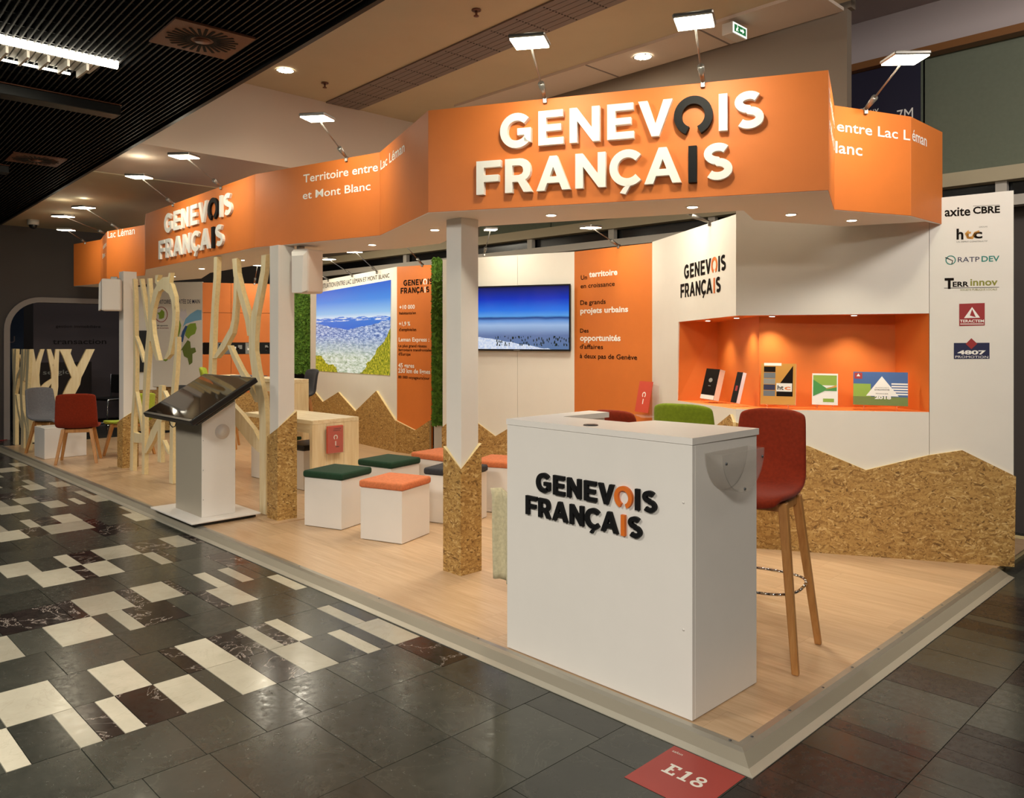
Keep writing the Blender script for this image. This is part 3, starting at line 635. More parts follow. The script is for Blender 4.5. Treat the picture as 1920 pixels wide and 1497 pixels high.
# sponsor panel
sp = frame_thing('sponsor_panel', 'tall white end panel printed with six sponsor logos', 'panel', fb)
plate('panel_board', [(1.254, .04), (1.751, .04), (1.751, 2.504), (1.254, 2.474)], -.004, .07, [W_, M['steelside']], sp, side=1)
y_ = -.0055
def st(s, spec, m, bold=.018): text(s, spec, M[m], sp, y_, bold)
st('axite', (1.345, 2.351, 1.498, 0.065), 'ink', .02); st('CBRE', (1.514, 2.362, 1.672, 0.048), 'ink', .03)
flat('rule_print', rect(*(1.514, 2.411), *(1.67, 2.413)), M['ink'], sp, y_)
st('h', (1.416, 2.195, 1.457, 0.075), 'ink', .03); st('t', (1.467, 2.199, 1.504, 0.069), 'gold', .03); st('c', (1.514, 2.199, 1.569, 0.064), 'ink', .03)
flat('swoosh_print', stroke([(1.473, 2.232), (1.486, 2.203), (1.508, 2.199), (1.527, 2.234), (1.552, 2.243)], .016), M['gold'], sp, y_)
st('UN ESPRIT CONSTRUCTIF', (1.416, 2.172, 1.599, 0.011), 'print_g', .0); st('GROUPE', (1.549, 2.268, 1.599, 0.009), 'print_g', .0)
st('RATP', (1.424, 2.042, 1.552, 0.035), 'navyp', .0); st('DEV', (1.564, 2.042, 1.669, 0.039), 'teal', .02)
c_ = (1.381, 2.057); bm = bmesh.new(); addplate(bm, [disc(c_[0], c_[1], .031, 24), disc(c_[0], c_[1], .025, 24)], y_, y_ + .002); bmobj('ring_print', bm, M['teal'], sp)
flat('line_print', stroke([(1.348, 2.076), (1.371, 2.065), (1.393, 2.053), (1.387, 2.029)], .005), M['ink'], sp, y_ - .0005)
st('T', (1.345, 1.869, 1.4, 0.073), 'ink', .05); st('ERR', (1.393, 1.879, 1.489, 0.035), 'ink', .03); st('innov', (1.498, 1.884, 1.658, 0.05), 'oliv', .02)
flat('line_print', rect(*(1.342, 1.869), *(1.667, 1.872)), M['ink'], sp, y_ - .0003); st('SOCIETE PUBLIQUE LOCALE', (1.438, 1.851, 1.655, 0.013), 'oliv', 0)
flat('square_print', [(1.432, 1.616), (1.583, 1.619), (1.583, 1.768), (1.432, 1.764)], M['brick'], sp, y_)
y_ = -.0065
flat('triangle_print', [(1.46, 1.668), (1.555, 1.671), (1.508, 1.742)], M['print_w'], sp, y_); flat('triangle_print', [(1.495, 1.685), (1.53, 1.674), (1.508, 1.728)], M['brick'], sp, y_ - .0006)
st('TERACTEM', (1.436, 1.64, 1.578, 0.019), 'print_w', .02); flat('rule_print', rect(*(1.438, 1.627), *(1.577, 1.632)), M['print_w'], sp, y_)
flat('badge_print', [(1.4, 1.396), (1.611, 1.399), (1.611, 1.505), (1.4, 1.503)], M['navyp'], sp, y_ + .001)
flat('diamond_print', [(1.504, 1.535), (1.539, 1.498), (1.504, 1.462), (1.47, 1.497)], M['brick'], sp, y_)
st('4807', (1.422, 1.428, 1.589, 0.028), 'print_w', .04); st('PROMOTION', (1.408, 1.403, 1.603, 0.016), 'print_w', .0)
# orange text wall
ot = frame_thing('text_wall', 'orange wall panel printed with white and dark French slogans', 'partition', (-4.339, 4.014, -0.1344))
plate('wall_panel', [(.0, .04), (1.149, .04), (1.149, 2.461), (0, 2.475)], 0, .02, O_, ot)
plate('osb_foot', [(0, .04), (1.149, .04), (1.149, .55), (.8, .74), (.4, .5), (0, .72)], -.022, 0, [M['osb'], M['ply_lit_edge']], ot, side=1)
def tt(s, spec, m='ink', b=.02): text(s, spec, M[m], ot, -.003, b)
tt('Un', (0.109, 2.161, 0.207, 0.052), b=.01); tt('territoire', (0.241, 2.182, 0.67, 0.066), 'print_w', .03); tt('en croissance', (0.105, 2.07, 0.631, 0.051), b=.01)
tt('De grands', (0.1, 1.891, 0.496, 0.052), b=.01); tt('projets urbains', (0.1, 1.799, 0.823, 0.063), 'print_w', .03)
tt('Des', (0.096, 1.592, 0.233, 0.046), b=.01); tt('opportunités', (0.096, 1.505, 0.716, 0.067), 'print_w', .03); tt("d'affaires", (0.092, 1.419, 0.456, 0.049), b=.01); tt('à deux pas de Genève', (0.092, 1.318, 0.949, 0.052), b=.01)
# television wall
tw = frame_thing('television_wall', 'white wall panel behind the television with jagged chipboard foot', 'partition', (-5.402, 3.579, 0.3884))
tL = 1.149; t0 = -0.478
plate('wall_panel', [(t0, .04), (0.473, .04), (0.473, 2.467), (t0, 2.452)], 0, .02, W_, tw)
plate('wall_panel', [(0.476, .04), (tL, .04), (tL, 2.476), (0.476, 2.467)], 0, .02, W_, tw)
plate('osb_foot', [(t0, .04), (tL, .04), (tL, .64), (0.857, 0.468), (0.57, 0.633), (0.209, 0.418), (-0.226, 0.694), (t0, 0.484)], -.022, 0, [M['osb'], M['ply_lit_edge']], tw, side=1)
def pic_tv():
    m = bpy.data.materials.new('snow_horizon_picture'); m.use_nodes = True; t = NT(m); v = t.coord(); s = t.sep(v); z = s[2]; x = s[0]
    n = t.noise(t.coord((1, 1, 4)), 3, 5); zz = t.math('ADD', z, t.math('MULTIPLY', t.math('SUBTRACT', n, .5), .03))
    c = t.ramp(zz, [(0, '#5f7ca8'), (.22, '#6b7fae'), (.38, '#a9c6ee'), (.46, '#6a9be0'), (.50, '#1c3f86'), (.53, '#5fa8f2'), (.62, '#2f7df0'), (.80, '#0a36c8'), (1, '#040e4e')])
    hill = t.math('ADD', t.math('MULTIPLY', x, -.16), .235); hill = t.math('ADD', hill, t.math('MULTIPLY', t.math('SUBTRACT', t.noise(v, 8, 4), .5), .05))
    sn = t.math('LESS_THAN', z, hill); c = t.mix(sn, c, t.ramp(t.noise(v, 26, 4), [(.3, '#b9cdf3'), (.6, '#eef4ff')]))
    tr = t.add('ShaderNodeTexVoronoi'); tr.inputs['Scale'].default_value = 26; t.link(t.coord((1.4, 1, .55)), tr.inputs['Vector'])
    msk = t.math('MULTIPLY', t.math('LESS_THAN', tr.outputs['Distance'], .36), t.math('MULTIPLY', t.math('GREATER_THAN', x, .50), t.math('LESS_THAN', t.math('ABSOLUTE', t.math('SUBTRACT', z, .13)), .08)))
    c = t.mix(msk, c, '#17251f')
    t.base('x') if False else None
    t.b.inputs['Base Color'].default_value = (.01, .01, .01, 1); t.b.inputs['Roughness'].default_value = .12
    t.link(c, t.b.inputs['Emission Color']); t.b.inputs['Emission Strength'].default_value = 1.0
    return m
def pic_city():
    m = bpy.data.materials.new('aerial_lake_picture'); m.use_nodes = True; t = NT(m); v = t.coord(); s = t.sep(v); z, x = s[2], s[0]
    n = t.noise(v, 5, 6, .6)
    zz = t.math('ADD', z, t.math('MULTIPLY', t.math('SUBTRACT', n, .5), .10))
    land = t.ramp(t.noise(t.coord((1, 1, 2)), 24, 8, .8), [(.36, '#1c3c78'), (.47, '#6183c0'), (.55, '#c9d8f2'), (.66, '#ffffff')])
    green = t.ramp(t.noise(t.coord((1, 1, 2)), 18, 8, .8), [(.36, '#5c7a52'), (.48, '#c9d3b8'), (.6, '#f6f7ee'), (.72, '#b9c79a')])
    land = t.mix(t.ramp(zz, [(.18, (1, 1, 1, 1)), (.42, (0, 0, 0, 1))]), land, green)
    lake = t.ramp(z, [(.5, '#2f72d8'), (.66, '#3c86df')])
    lm = t.math('GREATER_THAN', t.math('ADD', zz, t.math('MULTIPLY', t.math('ABSOLUTE', t.math('SUBTRACT', x, .45)), -.18)), .50)
    c = t.mix(lm, land, lake)
    sky = t.ramp(z, [(.62, '#e8f3fd'), (.68, '#9ccdf6'), (.82, '#4a94ec'), (1, '#2166d8')])
    cl = t.ramp(t.noise(t.coord((1, 1, 5)), 9, 5, .65), [(.48, (0, 0, 0, 1)), (.6, (1, 1, 1, 1))])
    c = t.mix(t.math('MULTIPLY', cl, t.math('LESS_THAN', t.math('ABSOLUTE', t.math('SUBTRACT', z, .61)), .02)), c, '#ffffff')
    c = t.mix(t.math('GREATER_THAN', zz, .63), c, sky)
    hn = t.math('MULTIPLY', t.math('SUBTRACT', t.noise(v, 7, 5), .5), .22)
    fol = t.ramp(t.noise(t.coord((2.4, 1, 1)), 34, 5, .7), [(.36, '#3c5212'), (.5, '#9a9a1c'), (.62, '#e0c93a'), (.75, '#f4ec9a')])
    hr = t.math('LESS_THAN', z, t.math('ADD', t.math('MULTIPLY', t.math('SUBTRACT', x, .60), 1.3), hn))
    hl = t.math('LESS_THAN', z, t.math('ADD', t.math('MULTIPLY', x, -.62), t.math('ADD', .215, hn)))
    c = t.mix(t.math('MAXIMUM', hr, hl), c, fol)
    t.b.inputs['Base Color'].default_value = (.01, .01, .01, 1); t.b.inputs['Roughness'].default_value = .3
    t.link(c, t.b.inputs['Emission Color']); t.b.inputs['Emission Strength'].default_value = 1.05
    return m
PT, PC = pic_tv(), pic_city()
a, b, c, d = [(-0.195, 2.107), (1.123, 2.136), (1.123, 1.398), (-0.195, 1.381)]
tv = frame_thing('television', 'flat wall television showing a blue snowy horizon', 'television', (-5.402, 3.579, 0.3884))
t1, zt, zb_ = b[0], (a[1] + b[1]) / 2, (c[1] + d[1]) / 2; t0_ = t1 - (zt - zb_) * 1.73
plate('bezel', [rect(t0_, zb_, t1, zt), rect(t0_ + .016, zb_ + .02, t1 - .016, zt - .016)], -.06, -.045, M['blackpl'], tv)
box('rear_housing', (t0_ + .01, -.046, zb_ + .01), (t1 - .01, -.002, zt - .01), M['blackpl'], tv, .004)
sc_ = flat('screen', rect(0, 0, (t1 - t0_ - .032) / (zt - zb_ - .036), 1), PT, tv, 0); sc_.location = (t0_ + .016, -.049, zb_ + .02); sc_.scale = (zt - zb_ - .036,) * 3
flat('brand_mark', rect(t0_ + (t1 - t0_) * .47, zb_ + .006, t0_ + (t1 - t0_) * .53, zb_ + .012), M['print_g'], tv, -.0605)
# moss-covered fin between the walls
fx = (-6.211, 3.623)
p0, p1 = (-6.34, 3.62), (-6.20, 3.40)
def moss_block(name, label, cat, fr, s0, s1, z0, z1, th, n, kind=None):
    r = frame_thing(name, label, cat, fr); bm = bmesh.new(); ra = random.Random(3)
    box('backing', (s0, 0, z0), (s1, th, z1), M['wallwhite'], r)
    for i in range(n):
        s, z = ra.uniform(s0, s1), ra.uniform(z0, z1); u = ra.uniform(.018, .04); a0 = ra.uniform(0, 6.3)
        q = [bm.verts.new((s + u * math.cos(a0 + k * 2.09), -.004 - ra.random() * .05, z + u * math.sin(a0 + k * 2.09))) for k in range(3)]
        bm.faces.new(q)
    o = bmobj('moss', bm, M['moss'], r); o['kind'] = 'stuff'; return r
moss_block('moss_fin', 'narrow upright strip of green moss between the orange figures panel and television wall', 'moss', (-6.285, 3.615, .797), -.002, .098, .47, 2.50, .05, 2600)
box('fin_post', (.0, .051, .04), (.10, .09, 2.5), M['wallwhite'], bpy.data.objects['moss_fin'])
# figures panel + lake photo wall
ps = thing('photo_wall', 'white wall with lit lake photograph, orange figures panel and jagged chipboard foot', 'partition', (0, 0, 0))
fp, fs = (-9.93, 4.03, -0.1244), (-7.13, 3.68, 0.1107)
pl_ = 2.822; sl_ = 0.634
wp = sub(fp, ps, 'wall_panel', [(0, .04), (pl_, .04), (pl_, 2.467), (0, 2.414)], 0, .03, W_)
ws = sub(fs, ps, 'figures_panel', [(0, .04), (sl_, .04), (sl_, 2.457), (0, 2.467)], 0, .03, O_)
sub(fp, ps, 'osb_foot', [(0, .04), (pl_, .04), (pl_, 0.453)] + [(2.296, 0.813), (1.657, 0.489), (1.093, 0.729), (0.542, 0.547), (0.034, 0.777)], -.03, 0, [M['osb'], M['ply_lit_edge']], side=1)
sub(fs, ps, 'osb_foot', [(0, .04), (sl_, .04), (sl_, 0.496), (0.368, 0.35), (0, 0.454)], -.03, 0, [M['osb'], M['ply_lit_edge']], side=1)
q = [(0.22, 1.016), (2.635, 1.036), (2.665, 2.304), (0.251, 2.238)]
pw = bpy.data.meshes.new('lit_photograph'); lo_z, hi_z = q[0][1], q[2][1]; x0_, x1_ = q[0][0], q[1][0]
k_ = hi_z - lo_z
pw.from_pydata([((p[0] - x0_) / k_, 0, (p[1] - lo_z) / k_) for p in q], [], [(0, 1, 2, 3)])
for v in pw.vertices: v.co.x *= .95 / ((x1_ - x0_) / k_)
po = meshobj('lit_photograph', pw, PC, wp); po.location = (x0_, -.006, lo_z); po.scale = ((x1_ - x0_) / .95, 1, k_)
me_ = textmesh('UNE SITUATION ENTRE LAC LEMAN ET MONT BLANC', 0.0)
tx = [(0.22, 2.29), (0.22, 2.37), (2.621, 2.339), (2.621, 2.399)]
xs = max(v.co.x for v in me_.vertices)
for v in me_.vertices:
    u = v.co.x / xs; zb0 = tx[0][1] * (1 - u) + tx[2][1] * u; hh = (tx[1][1] - tx[0][1]) * (1 - u) + (tx[3][1] - tx[2][1]) * u
    v.co = (tx[0][0] * (1 - u) + tx[2][0] * u, -.004, zb0 + v.co.y / .73 * hh)
meshobj('lettering', me_, M['ink'], wp)
wordmark((0.073, 2.111, 0.657, 0.075), M['ink'], M['print_w'], ws, .002, .001, False)
def ft(s, spec, m='ink', b=.01): text(s, spec, M[m], ws, -.003, b)
ft('+10 000', (0.048, 1.91, 0.338, 0.055), 'print_w', .02); ft('habitants/an', (0.048, 1.84, 0.358, 0.038)); ft('+1,9 %', (0.042, 1.693, 0.254, 0.056), 'print_w', .02); ft("d'emplois/an", (0.042, 1.624, 0.363, 0.042))
ft('Leman Express :', (0.037, 1.488, 0.6, 0.055), 'print_w', .02); ft('Le plus grand réseau', (0.032, 1.414, 0.552, 0.039)); ft('ferroviaire transfrontalier', (0.032, 1.362, 0.657, 0.038)); ft("d'Europe", (0.032, 1.306, 0.259, 0.039))
ft('45 gares', (0.027, 1.149, 0.328, 0.059), 'print_w', .02); ft('230 km de lignes', (0.027, 1.079, 0.619, 0.06), 'print_w', .02); ft('80 000 voyageurs/jour', (0.027, 1.006, 0.609, 0.038))
# left part: orange photo wall, moss wall, map panel
ol = frame_thing('orange_wall', 'far orange wall of square panels with a row of black-and-white photographs', 'partition', (-11.04, 2.76, 1.1802))
oL = 1.287
for i in range(3):
    for z0, z1 in ((.65, 1.27), (1.46, 1.93), (1.936, 2.41)): box('orange_panel', (i * oL / 3 + .002, 0, z0), ((i + 1) * oL / 3 - .002, .02, z1), O_, ol, .001)
box('lower_panel', (0, 0, .04), (oL, .02, .648), M['osb'], ol)
for i in range(6):
    box('photograph', (i * oL / 6 + .003, 0, 1.275), ((i + 1) * oL / 6 - .003, .018, 1.455), M[('ink', 'greyp', 'black', 'print_g', 'black', 'greyp')[i]], ol, .001)
    for j in range(4):
        s = i * oL / 6 + .02 + rnd.random() * .10; z = 1.30 + rnd.random() * .08; flat('photo_print', rect(s, z, s + .03 + rnd.random() * .05, z + .02 + rnd.random() * .05), M[('print_w', 'black', 'print_g', 'ink')[j]], ol, -.001 - j * .0004)
moss_block('moss_wall', 'green moss wall left of the lit lake photograph', 'moss', (-10.73, 4.06, 0.2487), -.1, .72, .95, 2.40, .05, 5200)
mp_ = frame_thing('map_panel', 'white panel printed with a territory map, behind the wooden tree screen', 'panel', (-11.8, 2.25, 0.591))
mL = 0.915
plate('panel_board', [(-.08, .75), (mL, .75), (mL, 2.42), (-.08, 2.42)], 0, .03, W_, mp_)
text('TERRITOIRE À PORTÉE DE MAIN', (0.044, 2.079, 0.873, 0.068), M['navyp'], mp_, -.002, .005)
flat('lake_print', [(0.571, 1.71), (0.637, 1.76), (0.788, 1.802), (0.901, 1.818), (0.901, 1.97), (0.826, 1.979), (0.703, 1.912), (0.618, 1.837)], M['lake'], mp_)
flat('river_print', [(0.514, 1.481), (0.561, 1.633), (0.618, 1.727), (0.656, 1.718), (0.599, 1.582), (0.571, 1.464)], M['bluep'], mp_, -.0035)
flat('map_print', [(0.476, 1.565), (0.476, 1.803), (0.514, 1.812), (0.542, 1.735), (0.523, 1.633), (0.495, 1.548)], M['mapgreen'], mp_)
flat('map_print', [(0.609, 1.574), (0.637, 1.718), (0.703, 1.76), (0.798, 1.768), (0.817, 1.684), (0.788, 1.599), (0.713, 1.565), (0.675, 1.515)], M['mapgreen'], mp_)
flat('map_print', [(0.504, 1.294), (0.59, 1.413), (0.656, 1.498), (0.703, 1.472), (0.713, 1.371), (0.788, 1.379), (0.807, 1.312), (0.741, 1.278), (0.741, 1.142), (0.684, 1.1), (0.656, 1.21), (0.59, 1.243), (0.561, 1.345)], M['mapdark'], mp_)
flat('map_print', [(0.218, 1.173), (0.294, 1.259), (0.304, 1.182), (0.266, 1.156)], M['mapgreen'], mp_)
flat('mountain_print', [(0.504, 1.888), (0.552, 2.007), (0.58, 1.956), (0.618, 1.998), (0.647, 1.887), (0.58, 1.794)], M['mauvep'], mp_)
c_ = (0.184, 1.907); bm = bmesh.new(); addplate(bm, [disc(c_[0], c_[1], .115, 24, .125), disc(c_[0], c_[1], .105, 24, .115)], -.003, -.001); bmobj('ring_print', bm, M['brick'], mp_)
flat('country_print', [(c_[0] + x * .08, c_[1] + z * .09) for x, z in ((-.9, .3), (-.3, .4), (.1, .9), (.7, .5), (.75, 0), (.6, -.6), (0, -.8), (-.5, -.75), (-.5, -.1))], M['mapgreen'], mp_)
text('Une offre opportunités', (0.054, 1.72, 0.304, 0.025), M['ink'], mp_, -.002, 0); text('au cœur du territoire', (0.054, 1.681, 0.314, 0.026), M['brick'], mp_, -.002, 0)
# white wall and dark screen further left, osb below
lw = thing('left_partition', 'white partition with dark monitor and chipboard foot behind the left tree screen', 'partition', (-11.78, 2.22, 0), math.radians(62))
box('wall_panel', (-.34, .02, .7), (.10, .05, 2.35), W_, lw); box('monitor', (-.22, -.02, .99), (-.03, .02, 1.65), M['blackpl'], lw, .004)
plate('osb_foot', [(-.34, .04), (1.25, .04), (1.25, .78), (.9, .72), (.45, .76), (.1, .74), (-.1, .80), (-.2, .66), (-.34, .72)], .035, .06, [M['osb'], M['ply_lit_edge']], lw, side=1)
# lamps on the walls
def wl_(n, base, head, label, p=6): arm_lamp(base, head, (base[0] * .8 + head[0] * .2, base[1] * .8 + head[1] * .2, 1.6), label, p, size=.08)
wl_('TV', (-5.346, 3.602, 2.50), (-4.866, 3.258, 2.70), 'arm spotlight above the blue television', 5.5)
wl_('O', (-3.66, 3.922, 2.48), (-3.60, 3.409, 2.61), 'arm spotlight above the orange slogan wall', 5)
wl_('PH', (-9.246, 3.945, 2.42), (-9.05, 3.416, 2.59), 'leftmost arm spotlight above the lake photograph, mostly behind the loudspeaker', 4)
wl_('PH', (-8.431, 3.843, 2.44), (-8.223, 3.313, 2.62), 'middle arm spotlight above the lake photograph', 4)
wl_('PH', (-7.682, 3.749, 2.44), (-7.407, 3.211, 2.65), 'rightmost arm spotlight above the lake photograph', 4)
wl_('S', (-6.658, 3.732, 2.47), (-6.431, 3.255, 2.69), 'arm spotlight above the orange figures panel', 5)
wl_('OL', (-10.741, 3.486, 2.42), (-10.274, 3.307, 2.67), 'arm spotlight above the far orange photo wall', 6)
wl_('A', (-1.97, 2.917, 2.44), (-2.433, 2.642, 2.66), 'arm spotlight above the grey stand name on the niche wall', 5.5)

# ================================================================== FURNITURE
# counter
ct = thing('counter', 'white reception counter with raised dark stand name, at the front right corner', 'counter', (-1.37, .133, .04))
box('front_panel', (0, 0, .004), (1.04, .02, 1.078), M['white'], ct, .001)
box('left_panel', (0, .0205, .004), (.0195, .50, 1.078), M['white'], ct, .001)
box('right_panel', (1.0205, .0205, .004), (1.04, .5, 1.078), M['white'], ct, .001)
bm = bmesh.new()
top = [(-.004, -.002), (1.042, -.002), (1.05, .502), (.54, .45), (.51, .29), (.115, .275), (.13, .62), (-.004, .62)]
tr = tessellate_polygon([[Vector((p[0], p[1], 0)) for p in top]]); va = [bm.verts.new((p[0], p[1], 1.080)) for p in top]; vb = [bm.verts.new((p[0], p[1], 1.107)) for p in top]
for t in tr: bm.faces.new([va[i] for i in t]); bm.faces.new([vb[i] for i in t][::-1])
for i in range(len(top)): bm.faces.new([va[i], va[(i + 1) % len(top)], vb[(i + 1) % len(top)], vb[i]])
bmesh.ops.recalc_face_normals(bm, faces=bm.faces); bmobj('counter_top', bm, M['white'], ct)
box('shelf', (.02, .02, .55), (1.02, .45, .57), M['white'], ct); box('inner_panel', (.02, .47, .004), (.115, .6, 1.078), M['white'], ct)
bm = bmesh.new(); addtube(bm, (.47, .066, 1.107), (.47, .066, 1.111), .034, .032, 20); addtube(bm, (.47, .066, 1.111), (.47, .066, 1.1125), .02, .019, 14); bmobj('cable_grommet', bm, M['blackpl'], ct)
lg = [(0.138, 0.711), (0.877, 0.845), (0.138, 0.799)]
wm = thing('raised_name', None, None); bpy.data.objects.remove(wm)
fp_ = [o for o in ct.children if o.name.startswith('front_panel')][0]
wordmark((lg[0][0], lg[0][1] - .04, lg[1][0], round(lg[2][1] - lg[0][1], 3)), M['black'], M['logo_or'], fp_, .014)
for z in (.35, .85): tube('screw_cap', (1.0, -.0005, z), (1.0, -.0015, z), .005, M['white'], ct, n=10)
# acrylic leaflet bowl on the counter's side
br = thing('leaflet_bowl', 'clear acrylic half-round leaflet tray on the side of the white counter', 'leaflet holder', (-.329, .38, .99))
arcp = [(.163 * math.cos(a), -.165 * math.sin(a)) for a in [PI * i / 20 for i in range(21)]]
bm = bmesh.new()
for x0, x1 in ((.002, .006), (.080, .084)):
    f = [bm.verts.new((x0, p[0], .09 + p[1])) for p in arcp]; b = [bm.verts.new((x1, p[0], .09 + p[1])) for p in arcp]; bm.faces.new(f); bm.faces.new(b[::-1])
    for i in range(len(f)): bm.faces.new([f[i], b[i], b[(i + 1) % len(f)], f[(i + 1) % len(f)]])
    if x0 < .01: FF = f
bmesh.ops.recalc_face_normals(bm, faces=bm.faces); bmobj('side_plate', bm, M['acrylic'], br)
bm = bmesh.new(); r_ = []
for rr_ in (1.0, .975): r_.append([[bm.verts.new((x, p[0] * rr_, .09 + p[1] * rr_)) for p in arcp] for x in (.006, .080)])
for i in range(20):
    for k in (0, 1): bm.faces.new([r_[k][0][i], r_[k][0][i + 1], r_[k][1][i + 1], r_[k][1][i]])
    for k in (0, 1): bm.faces.new([r_[0][k][i], r_[0][k][i + 1], r_[1][k][i + 1], r_[1][k][i]])
for i in (0, 20): bm.faces.new([r_[0][0][i], r_[0][1][i], r_[1][1][i], r_[1][0][i]])
bmesh.ops.recalc_face_normals(bm, faces=bm.faces); bmobj('curved_tray', bm, M['acrylic'], br, smooth=False)
for yy, zz in ((-.142, .055), (.142, .055), (0, -.062)): tube('screw', (.084, yy, zz), (.088, yy, zz), .006, M['screw'], br, n=8)
# canvas bags hanging on the counter's left side
for i, (dy, x0, zt, zb0, lb) in enumerate(((.10, -.012, .72, .26, 'raw canvas tote bag hanging foremost at the left side of the counter'), (.27, -.012, .75, .28, 'raw canvas tote bag hanging behind another at the left side of the counter'))):
    g = thing('tote_bag', lb, 'bag', (-1.372 + x0, .133 + dy, .04))
    bm = bmesh.new(); ny, nz = 14, 12; rows = []
    for j in range(nz + 1):
        z = zt - (zt - zb0) * j / nz; row = []
        for k in range(ny + 1):
            u = k / ny; wv = .012 * math.sin(u * 17 + i * 2 + j * .12) + .006 * math.sin(u * 31)
            row.append(bm.verts.new((-.19 * u - (.012 if j == 0 else 0), .03 * math.sin(u * 3.0) + wv, z - .012 * math.sin(u * 5 + i))))
        rows.append(row)
    for j in range(nz):
        for k in range(ny): bm.faces.new([rows[j][k], rows[j][k + 1], rows[j + 1][k + 1], rows[j + 1][k]])
    o = bmobj('cloth', bm, M['canvas'], g, smooth=True); so = o.modifiers.new('thick', 'SOLIDIFY'); so.thickness = .012
    path('strap', [(-.085, .02, zt - .01), (-.06, .02, zt + .07), (-.008, .02, zt + .10)], .006, M['canvas'], g)
    tube('hook', (0.0115, .02, zt + .10), (-.02, .02, zt + .11), .005, M['greymet'], g, n=8)

# chairs: upholstered shell on a beech frame
def shell(name, m, parent, sh, bh, w=.46, d=.44, z0=0.0):
    """seat shell: faces +y (front); profile from the front lip to the top of the back"""
    prof = [(.22, -.035), (.225, -.01), (.20, .005), (.10, .0), (0, -.005), (-.10, .0), (-.165, .02), (-.20, .06), (-.215, .12), (-.228, .20), (-.24, .28), (-.252, bh - .04), (-.258, bh)]
    wd = [.80, .88, .94, .99, 1.0, 1.0, 1.0, 1.0, .99, .97, .95, .93, .88]
    bm = bmesh.new(); rows = []; nu = 8
    for (y, z), k in zip(prof, wd):
        row = []
        for i in range(nu + 1):
            u = 2 * i / nu - 1; dish = .018 * (1 - u * u); back = max(0, min(1, (z - .02) / .1))
            row.append(bm.verts.new((u * w / 2 * k, y * d / .44 - dish * back + .03 * u * u * back, sh + z - dish * (1 - back) - (.02 * u ** 4 if z > bh - .03 else 0))))
        rows.append(row)
    for a, b in zip(rows, rows[1:]):
        for i in range(nu): bm.faces.new([a[i], a[i + 1], b[i + 1], b[i]])
    bmesh.ops.recalc_face_normals(bm, faces=bm.faces)
    o = bmobj(name, bm, m, parent, smooth=True)
    so = o.modifiers.new('padding', 'SOLIDIFY'); so.thickness = .034; so.offset = 0
    ss = o.modifiers.new('round', 'SUBSURF'); ss.levels = 1; ss.render_levels = 2
    return o
def chair(name, label, x, y, rz, m, wood, sh=.45, bh=.36, bar=False, group=None, cat='chair', w=.46):
    r = thing(name, label, cat, (x, y, .04), rz, group)
    shell('seat_shell', m, r, sh, bh, w)
    zt = sh - .03
    for sx in (-1, 1):
        for sy in (-1, 1):
            leg('leg', (sx * .145, sy * .12 - .01, zt), (sx * (.215 if not bar else .225), sy * (.20 if not bar else .215) - .01, 0), .042, .030, wood, r)
    box('seat_frame', (-.15, -.14, zt - .045), (.15, .12, zt - .003), wood, r, .004)
    if bar:
        z = .33; k = lambda s0, s1: s0 + (s1 - s0) * (zt - z) / zt
        pts = [(sx * k(.145, .225), sy * k(.12, .215) - .01, z) for sx, sy in ((-1, -1), (1, -1), (1, 1), (-1, 1))]
        ring = []
        for a_ in range(33):
            t = a_ / 32 * 2 * PI; ring.append((.205 * math.copysign(abs(math.cos(t)) ** .7, math.cos(t)), .20 * math.copysign(abs(math.sin(t)) ** .7, math.sin(t)) - .01, z))
        path('footrest', ring, .007, M['chrome'], r)
    return r
chair('bar_stool', 'rust red upholstered bar stool on tall beech legs beside the white counter', -.515, .99, math.radians(192), M['red'], M['beech'], .77, .37, True, cat='stool', w=.355)
chair('bar_stool', 'lime green bar stool with its back showing above the white counter', -1.11, 1.42, math.radians(8), M['lime'], M['beech'], .74, .40, True, cat='stool', w=.38)
chair('bar_stool', 'dark red bar stool, only its back edge showing behind the white counter', -1.66, 1.50, math.radians(10), M['red'], M['beech'], .73, .335, True, cat='stool', w=.30)
chair('chair', 'rust red chair seen from behind at the far left end of the platform', -9.14, .44, math.radians(66), M['red'], M['beech'], .44, .40)
chair('chair', 'grey chair facing the white box table at the far left', -10.29, .45, math.radians(-62), M['greyf'], M['beech'], .44, .40)
chair('chair', 'lime green chair half hidden behind the far white post', -9.28, 1.06, math.radians(108), M['limeb'], M['beech'], .44, .36)
def lidbox(name, label, x, y, rz, sx, sy, h, cat='table', group=None):
    r = thing(name, label, cat, (x, y, .04), rz, group); box('box_body', (-sx, -sy, .003), (sx, sy, h - .02), M['white'], r, .002); box('top_board', (-sx, -sy, h - .0195), (sx, sy, h), M['white'], r, .002); return r
lidbox('box_table', 'low white box table between the grey and the red chair', -9.82, .42, math.radians(2), .20, .24, .38)
# cube stools
def cube_stool(label, x, y, rz, m, group=None, a=.185, h=.385, label_c=None):
    r = thing('cube_stool', label, 'stool', (x, y, .04), rz, group)
    box('cube', (-a, -a, .004), (a, a, h), M['white'], r, .0015)
    box('plinth', (-a + .01, -a + .01, .0), (a - .01, a - .01, .0045), M['blackpl'], r)
    bm = bmesh.new(); addbox(bm, (-a - .012, -a - .012, h + .001), (a + .012, a + .012, h + .056)); bmesh.ops.recalc_face_normals(bm, faces=bm.faces)
    bmesh.ops.bevel(bm, geom=list(bm.edges), offset=.02, segments=4, profile=.55, affect='EDGES'); bmobj('cushion', bm, m, r, smooth=True)
    return r
R19 = math.radians(19)
cube_stool('white cube stool with coral orange cushion, nearest to the aisle', -3.515, 1.032, R19, M['orangef'])
cube_stool('white cube stool with dark green cushion beside the chipboard post', -4.19, .952, R19, M['greenf'])
